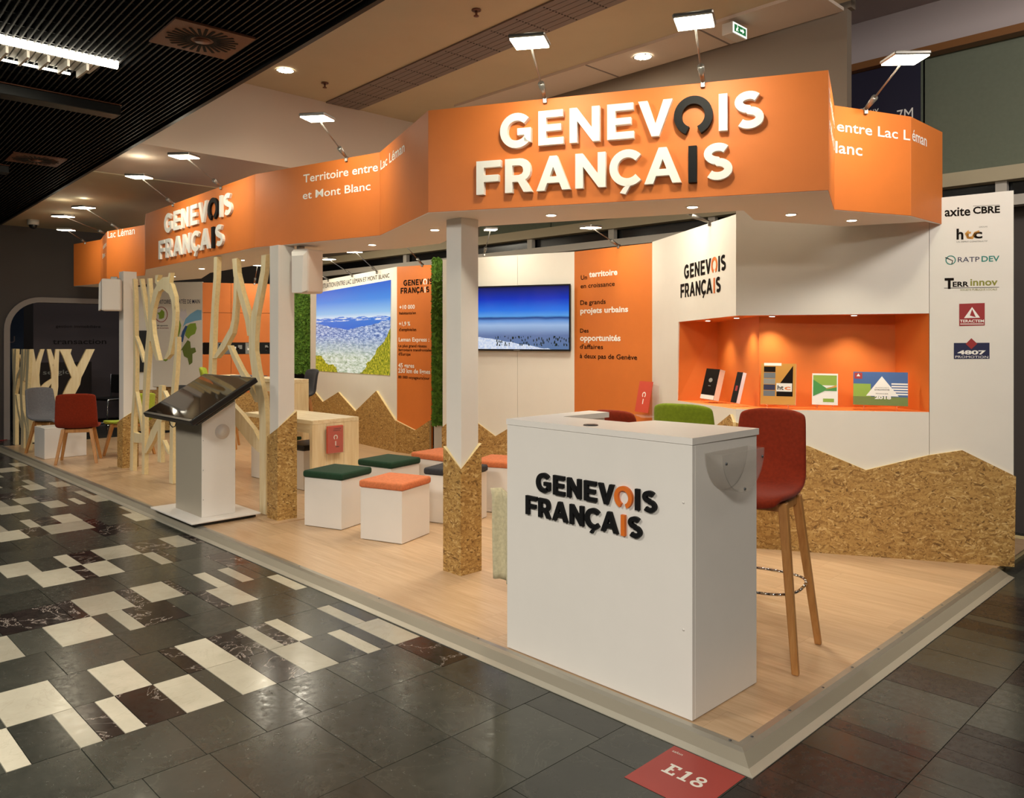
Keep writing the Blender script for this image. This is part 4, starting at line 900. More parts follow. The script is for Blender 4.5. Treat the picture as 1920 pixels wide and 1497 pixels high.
cube_stool('white cube stool with dark green cushion, second row near the pine table', -4.36, 1.58, math.radians(12), M['greenf'])
cube_stool('white cube stool with coral cushion at the back, left of the front post', -4.36, 2.16, math.radians(8), M['orangef'])
cube_stool('white cube stool with charcoal cushion partly behind the front post', -3.62, 1.72, R19, M['darkf'])
cube_stool('white cube stool with coral cushion between the front post and counter', -3.66, 2.28, math.radians(24), M['orangef'])
cube_stool('white cube stool with dark green cushion seen through the wooden tree by the touchscreen', -6.52, 1.64, math.radians(6), M['greenf'])
cube_stool('white cube stool with black cushion tucked under the low pine table', -5.80, 1.62, math.radians(4), M['blackf'])
# pine tables
t1_ = thing('pine_table', 'low pale pine table with solid end panel, in front of the lake photo wall', 'table', (-5.34, 1.39, .04), math.radians(3))
box('table_top', (-1.26, 0, .668), (0, .54, .708), M['pinetop'], t1_, .002)
for y0, y1 in ((.0, .16), (.162, .25), (.252, .36), (.362, .54)): box('end_board', (-.045, y0, .0), (0, y1, .667), M['pine'], t1_, .001)
box('apron', (-.95, .02, .58), (-.05, .05, .667), M['pinetop'], t1_); box('end_board', (-1.02, .44, 0), (-.98, .54, .667), M['pine'], t1_)
t2_ = thing('high_table', 'high pale pine table behind the left chipboard post', 'table', (-6.62, 1.83, .04), math.radians(3))
box('table_top', (-1.7, 0, .99), (0, .27, 1.03), M['pinetop'], t2_, .002); box('end_board', (-.05, 0, 0), (0, .27, .989), M['pine'], t2_, .001); box('end_board', (-1.7, 0, 0), (-1.65, .27, .989), M['pine'], t2_, .001)
box('apron', (-1.6, .03, .88), (-.06, .06, .989), M['pinetop'], t2_)
chair('bar_stool', 'dark grey bar stool on brown legs seen through the tree beside the touchscreen', -7.35, 1.22, math.radians(20), M['darkf'], M['darkwood'], .72, .20, True, cat='stool')
chair('bar_stool', 'lime green bar stool back behind the tilted touchscreen', -9.1, 2.2, math.radians(-30), M['limeb'], M['beech'], .74, .36, True, cat='stool')
chair('bar_stool', 'dark grey bar stool back beside the moss wall', -8.1, 2.75, math.radians(170), M['darkf'], M['beech'], .74, .34, True, cat='stool')
mg = thing('magazine', 'open magazine lying on the high pine table behind the touchscreen', 'magazine', (-7.75, 1.93, 1.0705), .1); box('pages', (-.2, -.13, 0), (0, .13, .008), M['greyp'], mg, .001); box('pages', (.001, -.13, 0), (.2, .13, .008), M['navyp'], mg, .001)
# leaflet pocket on the pine table's end panel
lp = thing('leaflet_pocket', 'clear acrylic pocket of coral leaflets fixed to the end of the low pine table', 'leaflet holder', (-5.335, 1.60, .42), math.radians(93))
box('pocket_front', (-.075, -.044, .0), (.115, -.040, .26), M['acrylic'], lp); box('pocket_back', (-.075, -.004, .0), (.115, -.001, .27), M['acrylic'], lp)
lf = box('leaflet', (-.068, -.034, .004), (.108, -.008, .265), M['leaflet'], lp, .001)
flat('key_print', arc(.02, .155, .024, .024, -60, 240, 16) + arc(.02, .155, .014, .014, 240, -60, 16), M['print_w'], lp, -.0348); flat('key_print', rect(.014, .075, .026, .118), M['print_w'], lp, -.0348)
text('GENEVOIS', (.0, .232, .08, .011), M['ink'], lp, -.0348, .02, 'leaflet_print'); text('FRANÇAIS', (-.008, .215, .07, .011), M['ink'], lp, -.0348, .02, 'leaflet_print'); flat('leaflet_print', rect(.02, .058, .06, .066), M['ink'], lp, -.0348)
# second leaflet holder, on the niche wall behind the counter
lq = thing('leaflet_holder', 'clear leaflet holder with one coral leaflet behind the green bar stool', 'leaflet holder', (-3.123, 3.763, 0.79), -0.6541)
box('back_plate', (-.06, -.01, 0), (.22, -.006, .30), M['acrylic'], lq); 
bm = bmesh.new(); addbox(bm, (-.10, -.012, .0), (.10, -.006, .30)); lf2 = bmobj('leaflet', bm, M['leaflet'], lq); lf2.location = (-.02, -.10, .03); lf2.rotation_euler = (math.radians(-12), 0, math.radians(22))
flat('key_print', arc(0, .17, .028, .028, -60, 240, 16) + arc(0, .17, .017, .017, 240, -60, 16), M['print_w'], lf2, -.0125); flat('key_print', rect(-.006, .08, .006, .13), M['print_w'], lf2, -.0125)
box('foot', (-.08, -.16, 0), (.20, -.004, .006), M['acrylic'], lq)

# touchscreen stand
ks = thing('touchscreen_stand', 'white pillar stand with tilted black touchscreen at the platform edge', 'kiosk', (-5.22, .305, .045))
box('foot_plate', (-.46, -.28, .022), (.40, .30, .036), M['white'], ks, .003)
box('foot_shadow_block', (-.43, -.25, 0), (.37, .27, .0225), M['blackpl'], ks)  # black block: the shadow under the foot plate put into its colour
zk = .86
bm = bmesh.new(); vs = [(-.265, -.142, .036), (.265, -.142, .036), (.265, .142, .036), (-.265, .142, .036), (-.265, -.142, .80), (.265, -.142, .80), (.265, .142, .97), (-.265, .142, .97)]
v = [bm.verts.new(p) for p in vs]
for f in ((0, 3, 2, 1), (4, 5, 6, 7), (0, 1, 5, 4), (1, 2, 6, 5), (2, 3, 7, 6), (3, 0, 4, 7)): q_ = bm.faces.new([v[i] for i in f]); q_.material_index = 1 if f == (0, 1, 5, 4) else 0
bmesh.ops.recalc_face_normals(bm, faces=bm.faces); bmesh.ops.bevel(bm, geom=list(bm.edges), offset=.002, segments=1, affect='EDGES'); bmobj('pillar', bm, [M['white'], M['steelside']], ks)
tl = math.radians(31); mt = Matrix.Translation((-.02, -.30, .805)) @ Matrix.Rotation(tl, 4, 'X')
box('screen_housing', (-.50, 0, .0), (.50, .63, .045), M['blackpl'], ks, .006, mtx=mt)
box('rear_box', (-.42, .05, -.04), (.42, .58, .0), M['blackpl'], ks, .008, mtx=mt)
bm = bmesh.new(); addbox(bm, (-.475, .03, .045), (.475, .605, .0465), mt); bmesh.ops.recalc_face_normals(bm, faces=bm.faces); bmobj('touchscreen', bm, M['glass_scr'], ks)
bm = bmesh.new(); addbox(bm, (-.478, .004, .045), (.478, .026, .0462), mt); bmobj('bezel_trim', bm, M['greymet'], ks)
path('cable', [(-.12, -.25, .795), (-.10, -.25, .765), (-.05, -.25, .752), (0, -.25, .765), (.02, -.25, .795)], .004, M['blackpl'], ks)
tube('round_emblem', (.2655, .03, .72), (.2668, .03, .72), .062, M['soffit'], ks, n=28); tube('round_emblem', (.2668, .03, .72), (.2674, .03, .72), .036, M['white'], ks, n=24)
for z in (.18, .42, .66): tube('rivet', (.2665, -.13, z), (.268, -.13, z), .003, M['screw'], ks, n=8)

# ---------------------------------------------------------------- wooden tree screens
WK = 1.3
def limb(pts, z=0):
    """pts: (x, z, width) along the limb -> outline"""
    L = []; R = []
    for i, p in enumerate(pts):
        a = Vector(pts[max(i - 1, 0)][:2]); b = Vector(pts[min(i + 1, len(pts) - 1)][:2]); d = (b - a).normalized(); nn = Vector((-d.y, d.x))
        if i in (0, len(pts) - 1): nn = Vector((math.copysign(1, nn.x), 0)) if abs(d.y) > abs(d.x) * .45 else nn
        L.append((p[0] + nn.x * p[2] / 2 * WK, p[1] + nn.y * p[2] / 2 * WK)); R.append((p[0] - nn.x * p[2] / 2 * WK, p[1] - nn.y * p[2] / 2 * WK))
    return L + R[::-1]
def tree(name, label, fr, limbs, holes=(), th=.045, cat='screen'):
    r = frame_thing(name, label, cat, fr)
    for i, (nm, l) in enumerate(limbs): plate(nm, limb(l), -.0 + .0007 * (i % 7), th - .0007 * (i % 5), [M['ply'], M['ply_lit_edge']], r, side=1)
    return r
def Lm(*p): return list(p)
TR = (-8.3, 0.66, 0.0)
R2 = [[(2.48, 2.288, 0.05117135207496653), (2.469, 2.1, 0.05117135207496653), (2.422, 1.829, 0.046519410977242305), (2.388, 1.505, 0.060475234270415), (2.364, 1.204, 0.060475234270415), (2.376, 0.904, 0.05582329317269076), (2.388, 0.03, 0.060475234270415)], [(2.457, 1.346, 0.06004016064257029), (2.638, 1.467, 0.06004016064257029), (2.802, 1.602, 0.05542168674698795), (2.845, 1.698, 0.04585006693440428), (2.877, 1.888, 0.04551539491298527), (2.888, 2.078, 0.04551539491298527)], [(2.866, 2.246, 0.0717536813922356), (2.888, 2.102, 0.06278447121820616), (2.982, 1.922, 0.05786479250334673), (3.115, 1.703, 0.06626506024096385), (3.175, 1.554, 0.08835341365461846)], [(3.418, 2.238, 0.06475903614457831), (3.399, 2.095, 0.060441767068273096), (3.323, 1.909, 0.06526104417670683), (3.245, 1.737, 0.07396251673360106), (3.205, 1.554, 0.09206827309236948), (3.205, 1.416, 0.08768406961178045), (3.264, 1.233, 0.09136546184738956), (3.371, 1.01, 0.09497991967871486), (3.399, 0.831, 0.08995983935742972), (3.399, 0.046, 0.08567603748326641)], [(2.748, 1.468, 0.04066265060240964), (2.834, 1.373, 0.040361445783132534), (3.003, 1.225, 0.04451137884872825), (3.145, 1.127, 0.053012048192771076), (3.303, 0.984, 0.06961178045515394)], [(2.457, 1.019, 0.06465863453815261), (2.682, 0.923, 0.1001338688085676), (2.961, 0.798, 0.11659973226238288), (3.185, 0.686, 0.11485943775100402), (3.38, 0.559, 0.1036144578313253)]]
tree('wooden_tree_screen', 'pale plywood tree screen rising beside the touchscreen stand and post', TR, [('trunk', R2[0]), ('branch', R2[1]), ('branch', R2[2]), ('trunk', R2[3]), ('branch', R2[4]), ('branch', R2[5])])
R1 = [[(0.334, 2.198, 0.03413654618473895), (0.367, 1.976, 0.03413654618473895), (0.367, 1.618, 0.03982597054886212), (0.384, 1.26, 0.05120481927710844), (0.367, 0.902, 0.05120481927710844), (0.317, 0.629, 0.06258366800535475), (0.301, 0.358, 0.07396251673360107), (0.284, 0.014, 0.07965194109772424)], [(0.548, 2.187, 0.03333333333333333), (0.644, 1.966, 0.03333333333333333), (0.707, 1.79, 0.04969879518072289), (0.801, 1.615, 0.0713520749665328), (0.754, 1.384, 0.0823293172690763), (0.707, 1.151, 0.0713520749665328), (0.66, 0.8, 0.060374832663989283), (0.644, 0.041, 0.060374832663989283)], [(0.785, 2.18, 0.03273092369477912), (0.816, 1.96, 0.043373493975903614), (0.832, 1.73, 0.059638554216867465), (0.862, 1.5, 0.07590361445783132)], [(0.384, 1.558, 0.02262382864792503), (0.499, 1.44, 0.033734939759036145), (0.644, 1.266, 0.038888888888888896)], [(0.401, 0.933, 0.02262382864792503), (0.483, 0.76, 0.033734939759036145), (0.58, 0.561, 0.03333333333333333), (0.612, 0.475, 0.03333333333333333)], [(0.317, 0.42, 0.09049531459170013), (0.466, 0.421, 0.07824631860776439), (0.644, 0.437, 0.07684069611780454)], [(0.691, 0.279, 0.05488621151271753), (0.893, 0.483, 0.09759036144578313), (1.073, 0.645, 0.07402945113788488), (1.305, 0.812, 0.051539491298527446)], [(1.044, 2.2, 0.06874163319946454), (1.014, 2.134, 0.04230254350736278), (1.088, 2.085, 0.07356091030789826), (0.984, 1.999, 0.08514056224899598), (0.908, 1.871, 0.06961178045515395), (0.862, 1.729, 0.05927041499330656), (0.893, 1.557, 0.0749665327978581), (0.969, 1.415, 0.07449799196787149), (1.059, 1.298, 0.05816599732262383)], [(1.39, 2.203, 0.04042838018741633), (1.362, 2.133, 0.055589022757697455), (1.219, 2.112, 0.08704819277108433), (1.088, 2.074, 0.08353413654618473)], [(1.219, 2.101, 0.0921686746987952), (1.39, 2.038, 0.09036144578313253), (1.474, 1.937, 0.07429718875502009), (1.501, 1.8, 0.0643908969210174), (1.487, 1.665, 0.0643908969210174), (1.432, 1.502, 0.06482597054886212), (1.376, 1.392, 0.06024096385542168), (1.263, 1.313, 0.04042838018741633)], [(1.556, 1.545, 0.0393574297188755), (1.542, 1.394, 0.04427710843373494), (1.501, 1.177, 0.05943775100401606), (1.446, 0.93, 0.05943775100401606), (1.432, 0.629, 0.0643908969210174), (1.418, 0.043, 0.07429718875502009)], [(1.132, 1.036, 0.07215528781793842), (1.118, 0.828, 0.0674364123159304), (1.103, 0.602, 0.0674364123159304), (1.103, 0.226, 0.07262382864792503)], [(1.205, 0.983, 0.020481927710843374), (1.291, 0.905, 0.030522088353413652), (1.39, 0.817, 0.040160642570281124)], [(1.191, 0.465, 0.020481927710843374), (1.263, 0.394, 0.030522088353413652), (1.348, 0.336, 0.035140562248995984)]]
tree('wooden_tree_screen', 'pale plywood tree screen with big oval loop, left of the touchscreen', TR, [('trunk' if i in (0, 1, 10, 11) else 'branch', l) for i, l in enumerate(R1)])
R3 = [[(0.702, 1.37, 0.1285809906291834), (0.716, 1.292, 0.08319946452476573), (0.772, 1.136, 0.08319946452476573), (0.85, 0.97, 0.10495314591700133), (0.822, 0.877, 0.11994645247657294), (0.751, 0.725, 0.11345381526104419), (0.667, 0.52, 0.09919678714859438), (0.598, 0.255, 0.0996318607764391), (0.543, 0.06, 0.10006693440428381)], [(1.037, 1.366, 0.08875502008032128), (0.979, 1.233, 0.08172690763052208), (0.893, 1.047, 0.08995983935742971), (0.836, 0.924, 0.09745649263721554)], [(0.488, 1.372, 0.038654618473895584), (0.522, 1.218, 0.05388219544846051), (0.563, 1.026, 0.06897590361445784), (0.563, 0.834, 0.06897590361445784), (0.543, 0.658, 0.06927710843373494), (0.502, 0.148, 0.06927710843373494)], [(0.598, 1.371, 0.03815261044176707), (0.584, 1.179, 0.04598393574297188), (0.57, 0.987, 0.06131191432396251)], [(0.543, 0.95, 0.03848728246318608), (0.461, 0.861, 0.061847389558232935), (0.38, 0.766, 0.09357429718875501)], [(0.407, 1.373, 0.03898929049531459), (0.353, 1.184, 0.04698795180722891), (0.306, 1.019, 0.09437751004016064), (0.299, 0.883, 0.11010709504685409), (0.326, 0.731, 0.1253012048192771), (0.319, 0.504, 0.10180722891566266), (0.313, 0.278, 0.1253012048192771), (0.313, 0.051, 0.09397590361445782)], [(0.273, 1.374, 0.03159303882195449), (0.293, 1.185, 0.04718875502008032), (0.313, 0.996, 0.07078313253012049)], [(0.18, 1.3, 0.09558232931726907), (0.233, 1.149, 0.13483935742971886), (0.273, 0.997, 0.10267737617135209)], [(0.207, 0.917, 0.06372155287817938), (0.259, 0.772, 0.06318607764390897), (0.306, 0.618, 0.07864792503346721)], [(0.18, 0.288, 0.12744310575635875), (0.246, 0.313, 0.12690763052208834), (0.313, 0.248, 0.1258366800535475)]]
tree('low_tree_screen', 'low plywood tree screen behind the grey and red chairs', (-11.4, 0.2, 1.5708), [('trunk' if i in (0, 5) else 'branch', l) for i, l in enumerate(R3)])
R4 = [[(-11.62 + 11.74, .04, .09), (.12, .45, .09), (.10, .8, .08), (.14, 1.1, .09), (.18, 1.38, .07)], [(.10, .85, .05), (.05, 1.1, .06), (.03, 1.38, .07)], [(.55, .04, .12), (.56, .4, .11), (.48, .75, .10), (.52, 1.1, .12), (.55, 1.38, .10)], [(.20, .75, .05), (.32, .52, .06), (.52, .30, .08)], [(.12, .75, .05), (.28, 1.0, .06), (.50, 1.15, .07)], [(.80, .04, .13), (.80, .5, .11), (.74, .8, .09), (.80, 1.1, .10), (.84, 1.38, .11)], [(.60, .95, .05), (.68, 1.2, .06), (.70, 1.38, .07)], [(.58, .55, .05), (.70, .40, .06), (.80, .28, .07)]]
tree('low_tree_screen', 'low plywood tree screen seen nearly edge-on at the far left platform corner', (-11.55, .26, 0), [('trunk' if i in (0, 2, 5) else 'branch', l) for i, l in enumerate(R4)])

# ---------------------------------------------------------------- brochures in the niche
def stand(r, w):
    for s in (-1, 1): path('easel', [(s * w * .3, -.055, .0), (s * w * .3, -.045, .028), (s * w * .3, -.035, .026), (s * w * .3, .03, .0)], .0022, M['acrylic'], r, 6)
def brochure(name, label, pos, rz, w, h, t, cover, edge, cat='brochure'):
    r = thing(name, label, cat, pos, rz); stand(r, w)
    b = thing('x', None, None); bpy.data.objects.remove(b)
    mt_ = Matrix.Translation((0, -.04, .030)) @ Matrix.Rotation(math.radians(-14), 4, 'X')
    o = box('pages', (-w / 2, .001, 0), (w / 2, t, h), M[edge], r, mtx=mt_)
    c = plate('cover', rect(-w / 2, 0, w / 2, h), -.001, .001, M[cover], r); c.matrix_local = mt_
    return r, c
na, nbv = fa[2], fb[2]
r, c = brochure('brochure_stack', 'stack of dark navy brochures at the left end of the orange niche', (-2.153, 3.221, 1.003), na + .15, .215, .255, .05, 'ink', 'paper')
flat('white_band', rect(-.108, 0, .108, .035), M['paper'], c, -.0015); flat('emblem_print', disc(0, .16, .03, 14, .018), M['print_g'], c, -.0015); flat('emblem_print', rect(-.02, .11, .02, .115), M['print_g'], c, -.0015)
r, c = brochure('brochure_stack', 'narrow black leaflets second from the left in the orange niche', (-1.708, 2.88, 1.02), na + .1, .085, .235, .03, 'black', 'mauvep')
flat('emblem_print', rect(-.016, .09, .016, .13), M['brick'], c, -.0015)
r, c = brochure('brochure', 'large gold and black folder in the middle of the orange niche', (-1.366, 2.84, 1.03), nbv - .12, .24, .30, .03, 'gold', 'paper')
for k in range(5): flat('photo_print', rect(-.10, .06 + k * .044, -.02, .10 + k * .044), M[('greyp', 'navyp', 'print_g', 'greyp', 'ink')[k]], c, -.0015)
flat('triangle_print', [(-.01, .12), (.10, .12), (.10, .285)], M['ink'], c, -.0015); flat('block_print', rect(-.01, .06, .10, .12), M['ink'], c, -.0015); flat('label_print', rect(-.012, .095, .095, .155), M['paper'], c, -.002)
text('ht', (-.004, .108, .038, .034), M['ink'], c, -.0025, .02, 'logo_print'); text('c', (.045, .108, .085, .034), M['logo_or'], c, -.0025, .02, 'logo_print'); flat('title_print', rect(-.10, .283, .02, .303), M['paper'], c, -.002)
r, c = brochure('brochure', 'green and white brochure right of the gold folder', (-1.091, 2.993, 1.035), nbv - .12, .17, .225, .006, 'paper', 'paper')
flat('photo_print', rect(-.078, .14, .078, .212), M['mapgreen'], c, -.0015); flat('photo_print', [(-.078, .18), (.01, .12), (.078, .14), (.078, .10), (.0, .10), (-.078, .06)], M['greenp'], c, -.002); flat('photo_print', [(.0, .11), (.078, .145), (.078, .128)], M['gold'], c, -.0025); flat('label_print', rect(-.012, .02, .06, .045), M['mapgreen'], c, -.0018)
r, c = brochure('brochure', 'wide activity report brochure dated 2018 at the right end of the niche', (-0.777, 3.168, 1.04), nbv - .15, .345, .235, .006, 'bluep', 'paper')
flat('sky_print', rect(-.172, .13, .172, .235), M['bluep'], c, -.0012); flat('photo_print', rect(-.172, .0, .172, .06), M['mapdark'], c, -.0015); flat('photo_print', rect(-.172, .06, -.06, .15), M['mapgreen'], c, -.0015)
for k in range(5): flat('building_print', rect(.07, .075 + k * .018, .172, .085 + k * .018), M['paper'], c, -.0016)
flat('triangle_print', [(-.09, .065), (.115, .065), (.01, .205)], M['paper'], c, -.002); text('2018', (-.035, .045, .068, .024), M['paper'], c, -.0026, .05, 'date_print'); text('RAPPORT', (-.03, .12, .055, .008), M['print_g'], c, -.0026, 0, 'title_print'); text("D'ACTIVITÉ", (-.035, .104, .058, .010), M['ink'], c, -.0026, .02, 'title_print'); text('FINANCIER', (-.028, .078, .05, .008), M['ink'], c, -.0026, .0, 'title_print')
flat('logo_print', rect(-.165, .185, -.115, .228), M['brick'], c, -.002); flat('logo_print', [(-.152, .202), (-.128, .202), (-.14, .222)], M['paper'], c, -.0024)

# ---------------------------------------------------------------- floor sticker
fs_ = thing('floor_sticker', 'red floor sticker reading E18 at the front corner of the stand', 'sticker', (0, 0, 0))
sx0, sx1, sy0, sy1 = -.32, -.026, -.31, -.004
cpoly('sticker_sheet', [(sx0, sy0), (sx1, sy0), (sx1, sy1), (sx0, sy1)], .0006, .0012, M['carpet_red'], fs_).parent = fs_
fr_ = thing('sticker_face', None, None); bpy.data.objects.remove(fr_)
def floor_glyph(polys, m):
    bm = bmesh.new()
    for loops in polys:
        tr = tessellate_polygon([[Vector((p[0], p[1], 0)) for p in l] for l in loops]); fl_ = [p for l in loops for p in l]; v = [bm.verts.new((p[0], p[1], .0016)) for p in fl_]
        for t in tr: bm.faces.new([v[i] for i in t])
    bmesh.ops.recalc_face_normals(bm, faces=bm.faces)
    for f in bm.faces:
        if f.normal.z < 0: f.normal_flip()
    return bmobj('lettering', bm, m, fs_)
def slab(ch, x, y, h):
    k = h
    G_ = {'E': [[[(0, 0), (.72, 0), (.72, .28), (.58, .28), (.58, .15), (.33, .15), (.33, .43), (.48, .43), (.48, .57), (.33, .57), (.33, .85), (.56, .85), (.56, .72), (.70, .72), (.70, 1), (0, 1), (0, .86), (.13, .86), (.13, .14), (0, .14)]]],
          '1': [[[(0, 0), (.52, 0), (.52, .14), (.36, .14), (.36, 1), (.22, 1), (.02, .90), (.02, .76), (.16, .80), (.16, .14), (0, .14)]]],
          '8': [[arc(.34, .27, .34, .28, 0, 360, 24)[:-1], arc(.34, .27, .17, .13, 0, 360, 20)[:-1]], [arc(.34, .76, .29, .25, 0, 360, 24)[:-1], arc(.34, .76, .14, .11, 0, 360, 20)[:-1]]]}
    return [[[(x + p[0] * k, y + p[1] * k) for p in l] for l in loops] for loops in G_[ch]]
gx, gy, gh = -.255, -.185, .068
floor_glyph(slab('E', gx, gy, gh) + slab('1', gx + .065, gy, gh) + slab('8', gx + .112, gy, gh), M['sticker_w'])
me_ = textmesh('salon', .0); 
for v in me_.vertices: v.co = (-.304 + v.co.x * .022, -.046 + v.co.y * .022, .0016)
meshobj('lettering', me_, M['sticker_w'], fs_)

# ================================================================== HALL FITTINGS
def swirl(x, y, z, a, label, sz_=.22):
    r = thing('air_diffuser', label, 'air vent', (x, y, z), a); bm = bmesh.new(); addbox(bm, (-sz_, -sz_, 0), (sz_, sz_, .012)); bmesh.ops.recalc_face_normals(bm, faces=bm.faces); bmobj('face_plate', bm, M['rust'], r)
    for k in range(28):
        t = 2 * PI * k / 28; mtx = Matrix.Rotation(t, 4, 'Z'); r0, r1 = sz_ * .28, sz_ * (.88 if k % 2 else .82)
        box('slot', (r0, -sz_ * .036, -.002), (r1, sz_ * .036, .001), M['hole'], r, mtx=mtx)
    tube('hub', (0, 0, -.006), (0, 0, 0), sz_ * .2, M['rust'], r, n=20)
swirl(-3.0666320000000002, -0.6369439999999997, 3.226, ang, 'square swirl air vent in the black slatted ceiling, nearer one')
swirl(-7.19, -.486, 3.226, ang, 'square swirl air vent in the black slatted ceiling, far one at left')
lt = thing('strip_light', 'long bright fluorescent strip set in the black ceiling slats', 'ceiling light', (-3.84, -1.5, 3.228), 0)
tube('tube', (0, -.9, 0), (0, .66, 0), .026, M['tube'], lt); box('reflector', (-.34, -.9, .012), (-.14, .60, .02), M['frame'], lt)
for k in range(14): box('louvre_fin', (-.345, -.88 + .108 * k, -.03), (-.135, -.866 + .108 * k, .0115), M['frame'], lt)
tube('tube', (-.385, -.9, .0), (-.385, .50, .0), .008, M['tube'], lt, label='thin second tube')
tk = thing('ceiling_track', 'dark track box hung under the black ceiling slats, below the strip light', 'track', (-4.82, -.9, 3.16), 0); box('housing', (-.07, -1.5, 0), (.07, .38, .07), M['blackpl'], tk, .004); box('lid', (-.075, -1.5, .0705), (.075, .385, .078), M['rust'], tk)
tk = thing('ceiling_track', 'dark track box hung under the black ceiling slats, far one at the left edge', 'track', (-7.75, -1.2, 3.16), 0); box('housing', (-.07, -1.0, 0), (.07, .6, .07), M['blackpl'], tk, .004); box('lid', (-.075, -1.0, .0705), (.075, .605, .078), M['rust'], tk)
# perforated strip in the beige ceiling
va_ = math.atan2(1.681 - 1.82, 5.516 - 2.567)
vt_ = thing('perforated_strip', 'long grey perforated strip in the beige ceiling', 'air vent', (-5.84, 1.84, 3.965), va_)
for k in range(6): box('strip_slat', (0, .066 * k, 0), (7.0, .066 * k + .060, .012), M['ventgrey'], vt_)
for k in range(15):
    bm = bmesh.new()
    for j in range(12): addtube(bm, (.22 + .3 * k, .03 + j * .031, -.001), (.22 + .3 * k, .03 + j * .031, .001), .008, .008, 8)
    o = bmobj('perforation', bm, M['hole'], vt_); o['kind'] = 'stuff'
def sprinkler(x, y, label):
    r = thing('sprinkler', label, 'sprinkler', (x, y, 3.979)); tube('rosette', (0, 0, -.008), (0, 0, 0), .035, M['rust'], r, n=14); tube('stem', (0, 0, -.045), (0, 0, -.008), .009, M['rust'], r, n=8); tube('deflector', (0, 0, -.05), (0, 0, -.045), .02, M['rust'], r, n=12)
sprinkler(-3.027, 1.412, 'ceiling sprinkler at the top centre, in front of the perforated strip'); sprinkler(-5.308, 1.506, 'ceiling sprinkler left of the perforated strip')
def dlight(x, y, z, label, r0=.075, p=14):
    r = thing('ceiling_downlight', label, 'ceiling light', (x, y, z)); bm = bmesh.new(); n = 24
    o1 = [bm.verts.new((r0 * 1.15 * math.cos(2 * PI * i / n), r0 * 1.15 * math.sin(2 * PI * i / n), -.006)) for i in range(n)]; o2 = [bm.verts.new((r0 * math.cos(2 * PI * i / n), r0 * math.sin(2 * PI * i / n), -.008)) for i in range(n)]
    for i in range(n): bm.faces.new([o1[i], o1[(i + 1) % n], o2[(i + 1) % n], o2[i]])
    bmobj('rim', bm, M['frame'], r); tube('lens', (0, 0, -.006), (0, 0, -.003), r0, M['emit_dl'], r, n=20)
    for k in range(4): box('louvre', (-r0 * .9, -r0 * .6 + k * r0 * .4 - .003, -.012), (r0 * .9, -r0 * .6 + k * r0 * .4 + .003, -.0065), M['greymet'], r)
    light('downlight_beam', 'SPOT', (x, y, z - .02), p, (1, .86, .66), .05, angle=120, blend=.8)
dlight(-2.708, 3.04, 3.953, 'round louvred ceiling light above the large stand name'); dlight(-5.239, 1.055, 3.979, 'round ceiling light near the edge of the black ceiling')
ex = thing('exit_sign', 'small green and white emergency exit sign hung from the ceiling', 'sign', (-1.718, 2.919, 3.87), math.radians(90))
box('housing', (-.105, 0, -.045), (.105, .09, .045), M['frame'], ex, .004); box('sign_face', (-.10, -.004, -.04), (.10, .0, .04), M['exitw'], ex); flat('green_field', rect(-.085, -.028, .085, .028), M['exitg'], ex, -.0045)
flat('arrow_print', [(.0, -.008), (.035, -.008), (.035, -.02), (.06, 0), (.035, .02), (.035, .008), (0, .008)], M['exitw'], ex, -.005); flat('runner_print', [(-.06, -.022), (-.052, -.022), (-.045, -.008), (-.034, -.02), (-.027, -.018), (-.036, .0), (-.025, .008), (-.03, .014), (-.045, .01), (-.055, .0), (-.06, -.005)], M['exitw'], ex, -.005); flat('runner_print', disc(-.04, .02, .006, 10), M['exitw'], ex, -.005)
tube('hanger', (0, .045, .045), (0, .045, .11), .006, M['greymet'], ex, n=8)
# navy banner behind the band, camera dome, cables
bn = thing('banner', 'navy banner with pale letters hanging behind the right end of the orange band', 'banner', (-1.75, 4.58, 0), 0)
box('cloth', (-.15, 0, 2.9), (.76, .012, 3.88), M['navy'], bn); text('Deux', (0.258, 3.48, 0.423, .085), M['print_w'], bn, -.002, 0); text('7M', (0.573, 3.388, 0.703, 0.1), M['print_w'], bn, -.002, 0)
cm_ = thing('dome_camera', 'small white dome camera under the far left ceiling', 'camera', (-11.6, 0.5332691356635446, 3.228)); tube('base', (0, 0, -.07), (0, 0, 0), .075, M['frame'], cm_, n=16)
bm = bmesh.new(); bmesh.ops.create_uvsphere(bm, u_segments=14, v_segments=8, radius=.055); bmesh.ops.translate(bm, verts=bm.verts, vec=(0, 0, -.075)); bmobj('dome', bm, M['blackpl'], cm_, smooth=True)
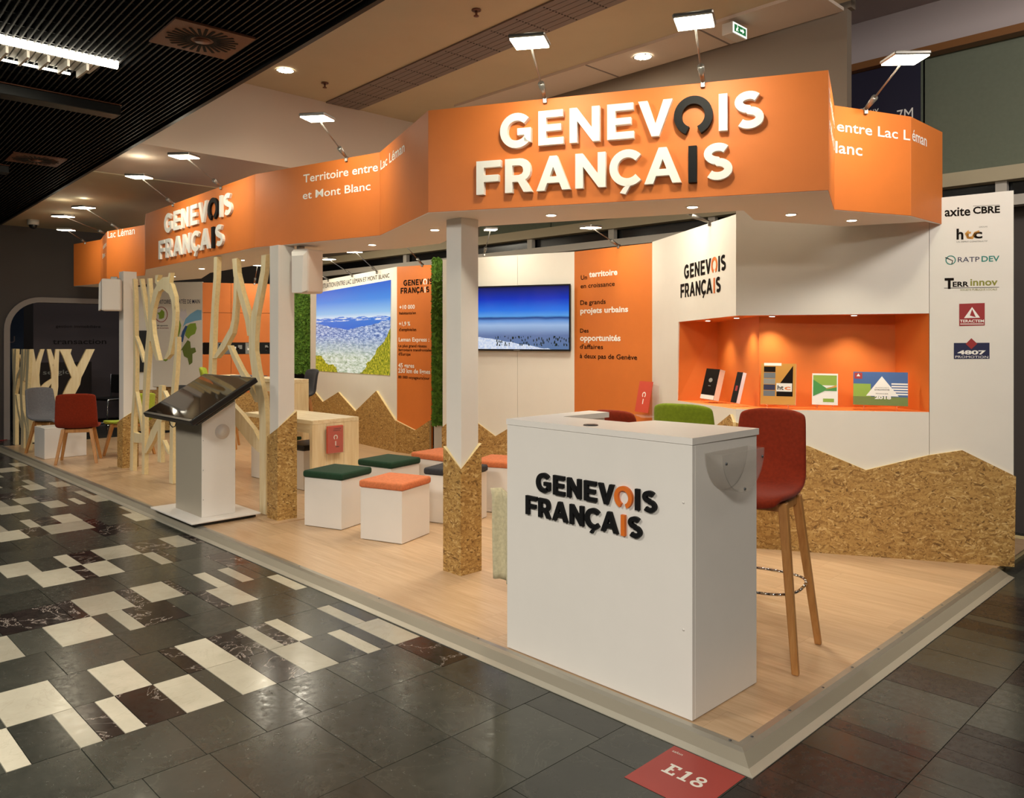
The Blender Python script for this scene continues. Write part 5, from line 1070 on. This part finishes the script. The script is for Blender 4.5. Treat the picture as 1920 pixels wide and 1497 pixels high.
# neighbouring stands in the dark hall behind the opening
XB = -14.6
def backpanel(name, label, y0, y1, z0, z1, m, dx=0.0, texts=(), cat='banner'):
    r = thing(name, label, cat, (XB + dx, y0, 0), PI / 2); box('cloth', (0, 0, z0), (y1 - y0, .02, z1), M[m], r)
    box('foot', (.05, -.1, 0), (y1 - y0 - .05, .12, .03), M['blackpl'], r)
    for s, spec, mm in texts: text(s, spec, M[mm], r, -.004, .01)
    return r
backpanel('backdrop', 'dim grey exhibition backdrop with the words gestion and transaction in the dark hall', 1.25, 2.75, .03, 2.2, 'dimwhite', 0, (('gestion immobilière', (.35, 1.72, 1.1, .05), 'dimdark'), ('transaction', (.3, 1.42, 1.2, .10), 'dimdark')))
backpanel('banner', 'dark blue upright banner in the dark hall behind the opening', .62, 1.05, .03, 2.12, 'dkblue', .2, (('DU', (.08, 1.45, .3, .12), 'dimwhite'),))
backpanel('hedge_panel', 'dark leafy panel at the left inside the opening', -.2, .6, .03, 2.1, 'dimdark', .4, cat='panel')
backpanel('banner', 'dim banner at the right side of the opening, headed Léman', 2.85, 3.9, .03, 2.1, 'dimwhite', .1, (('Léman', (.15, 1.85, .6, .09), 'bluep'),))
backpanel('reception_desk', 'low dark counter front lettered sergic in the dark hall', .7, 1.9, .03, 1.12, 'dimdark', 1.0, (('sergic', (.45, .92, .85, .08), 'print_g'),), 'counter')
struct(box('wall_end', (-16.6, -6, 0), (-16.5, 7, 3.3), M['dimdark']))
for k, (x, y) in enumerate(((-13.6, 2.2), (-13.4, 2.9), (-13.9, 3.5))):
    r = thing('cantilever_chair', ('black cantilever chair with chrome frame, left one beyond the opening', 'black cantilever chair with chrome frame, middle one beyond the opening', 'black cantilever chair with chrome frame, right one beyond the opening')[k], 'chair', (x, y, 0), .4)
    box('seat', (-.22, -.22, .44), (.22, .22, .48), M['blackf'], r, .01); box('backrest', (-.22, .20, .55), (.22, .24, .88), M['blackf'], r, .01)
    for s in (-.23, .23): path('frame', [(s, .22, .88), (s, .22, .46), (s, -.24, .46), (s, -.26, .02), (s, .2, .02)], .012, M['chrome'], r)
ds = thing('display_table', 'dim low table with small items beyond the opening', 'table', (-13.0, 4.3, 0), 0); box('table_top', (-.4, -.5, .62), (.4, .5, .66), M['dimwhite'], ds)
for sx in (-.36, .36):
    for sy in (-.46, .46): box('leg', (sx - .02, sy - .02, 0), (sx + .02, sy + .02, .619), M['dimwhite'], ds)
cb = thing('floor_cable', 'thin red cable on the floor at the far left edge', 'cable', (-12.35, .0, 0)); path('cable_run', [(.1, -.6, .008), (.05, -.2, .008), (.0, .2, .008), (-.05, .38, .01)], .006, M['redcable'], cb)
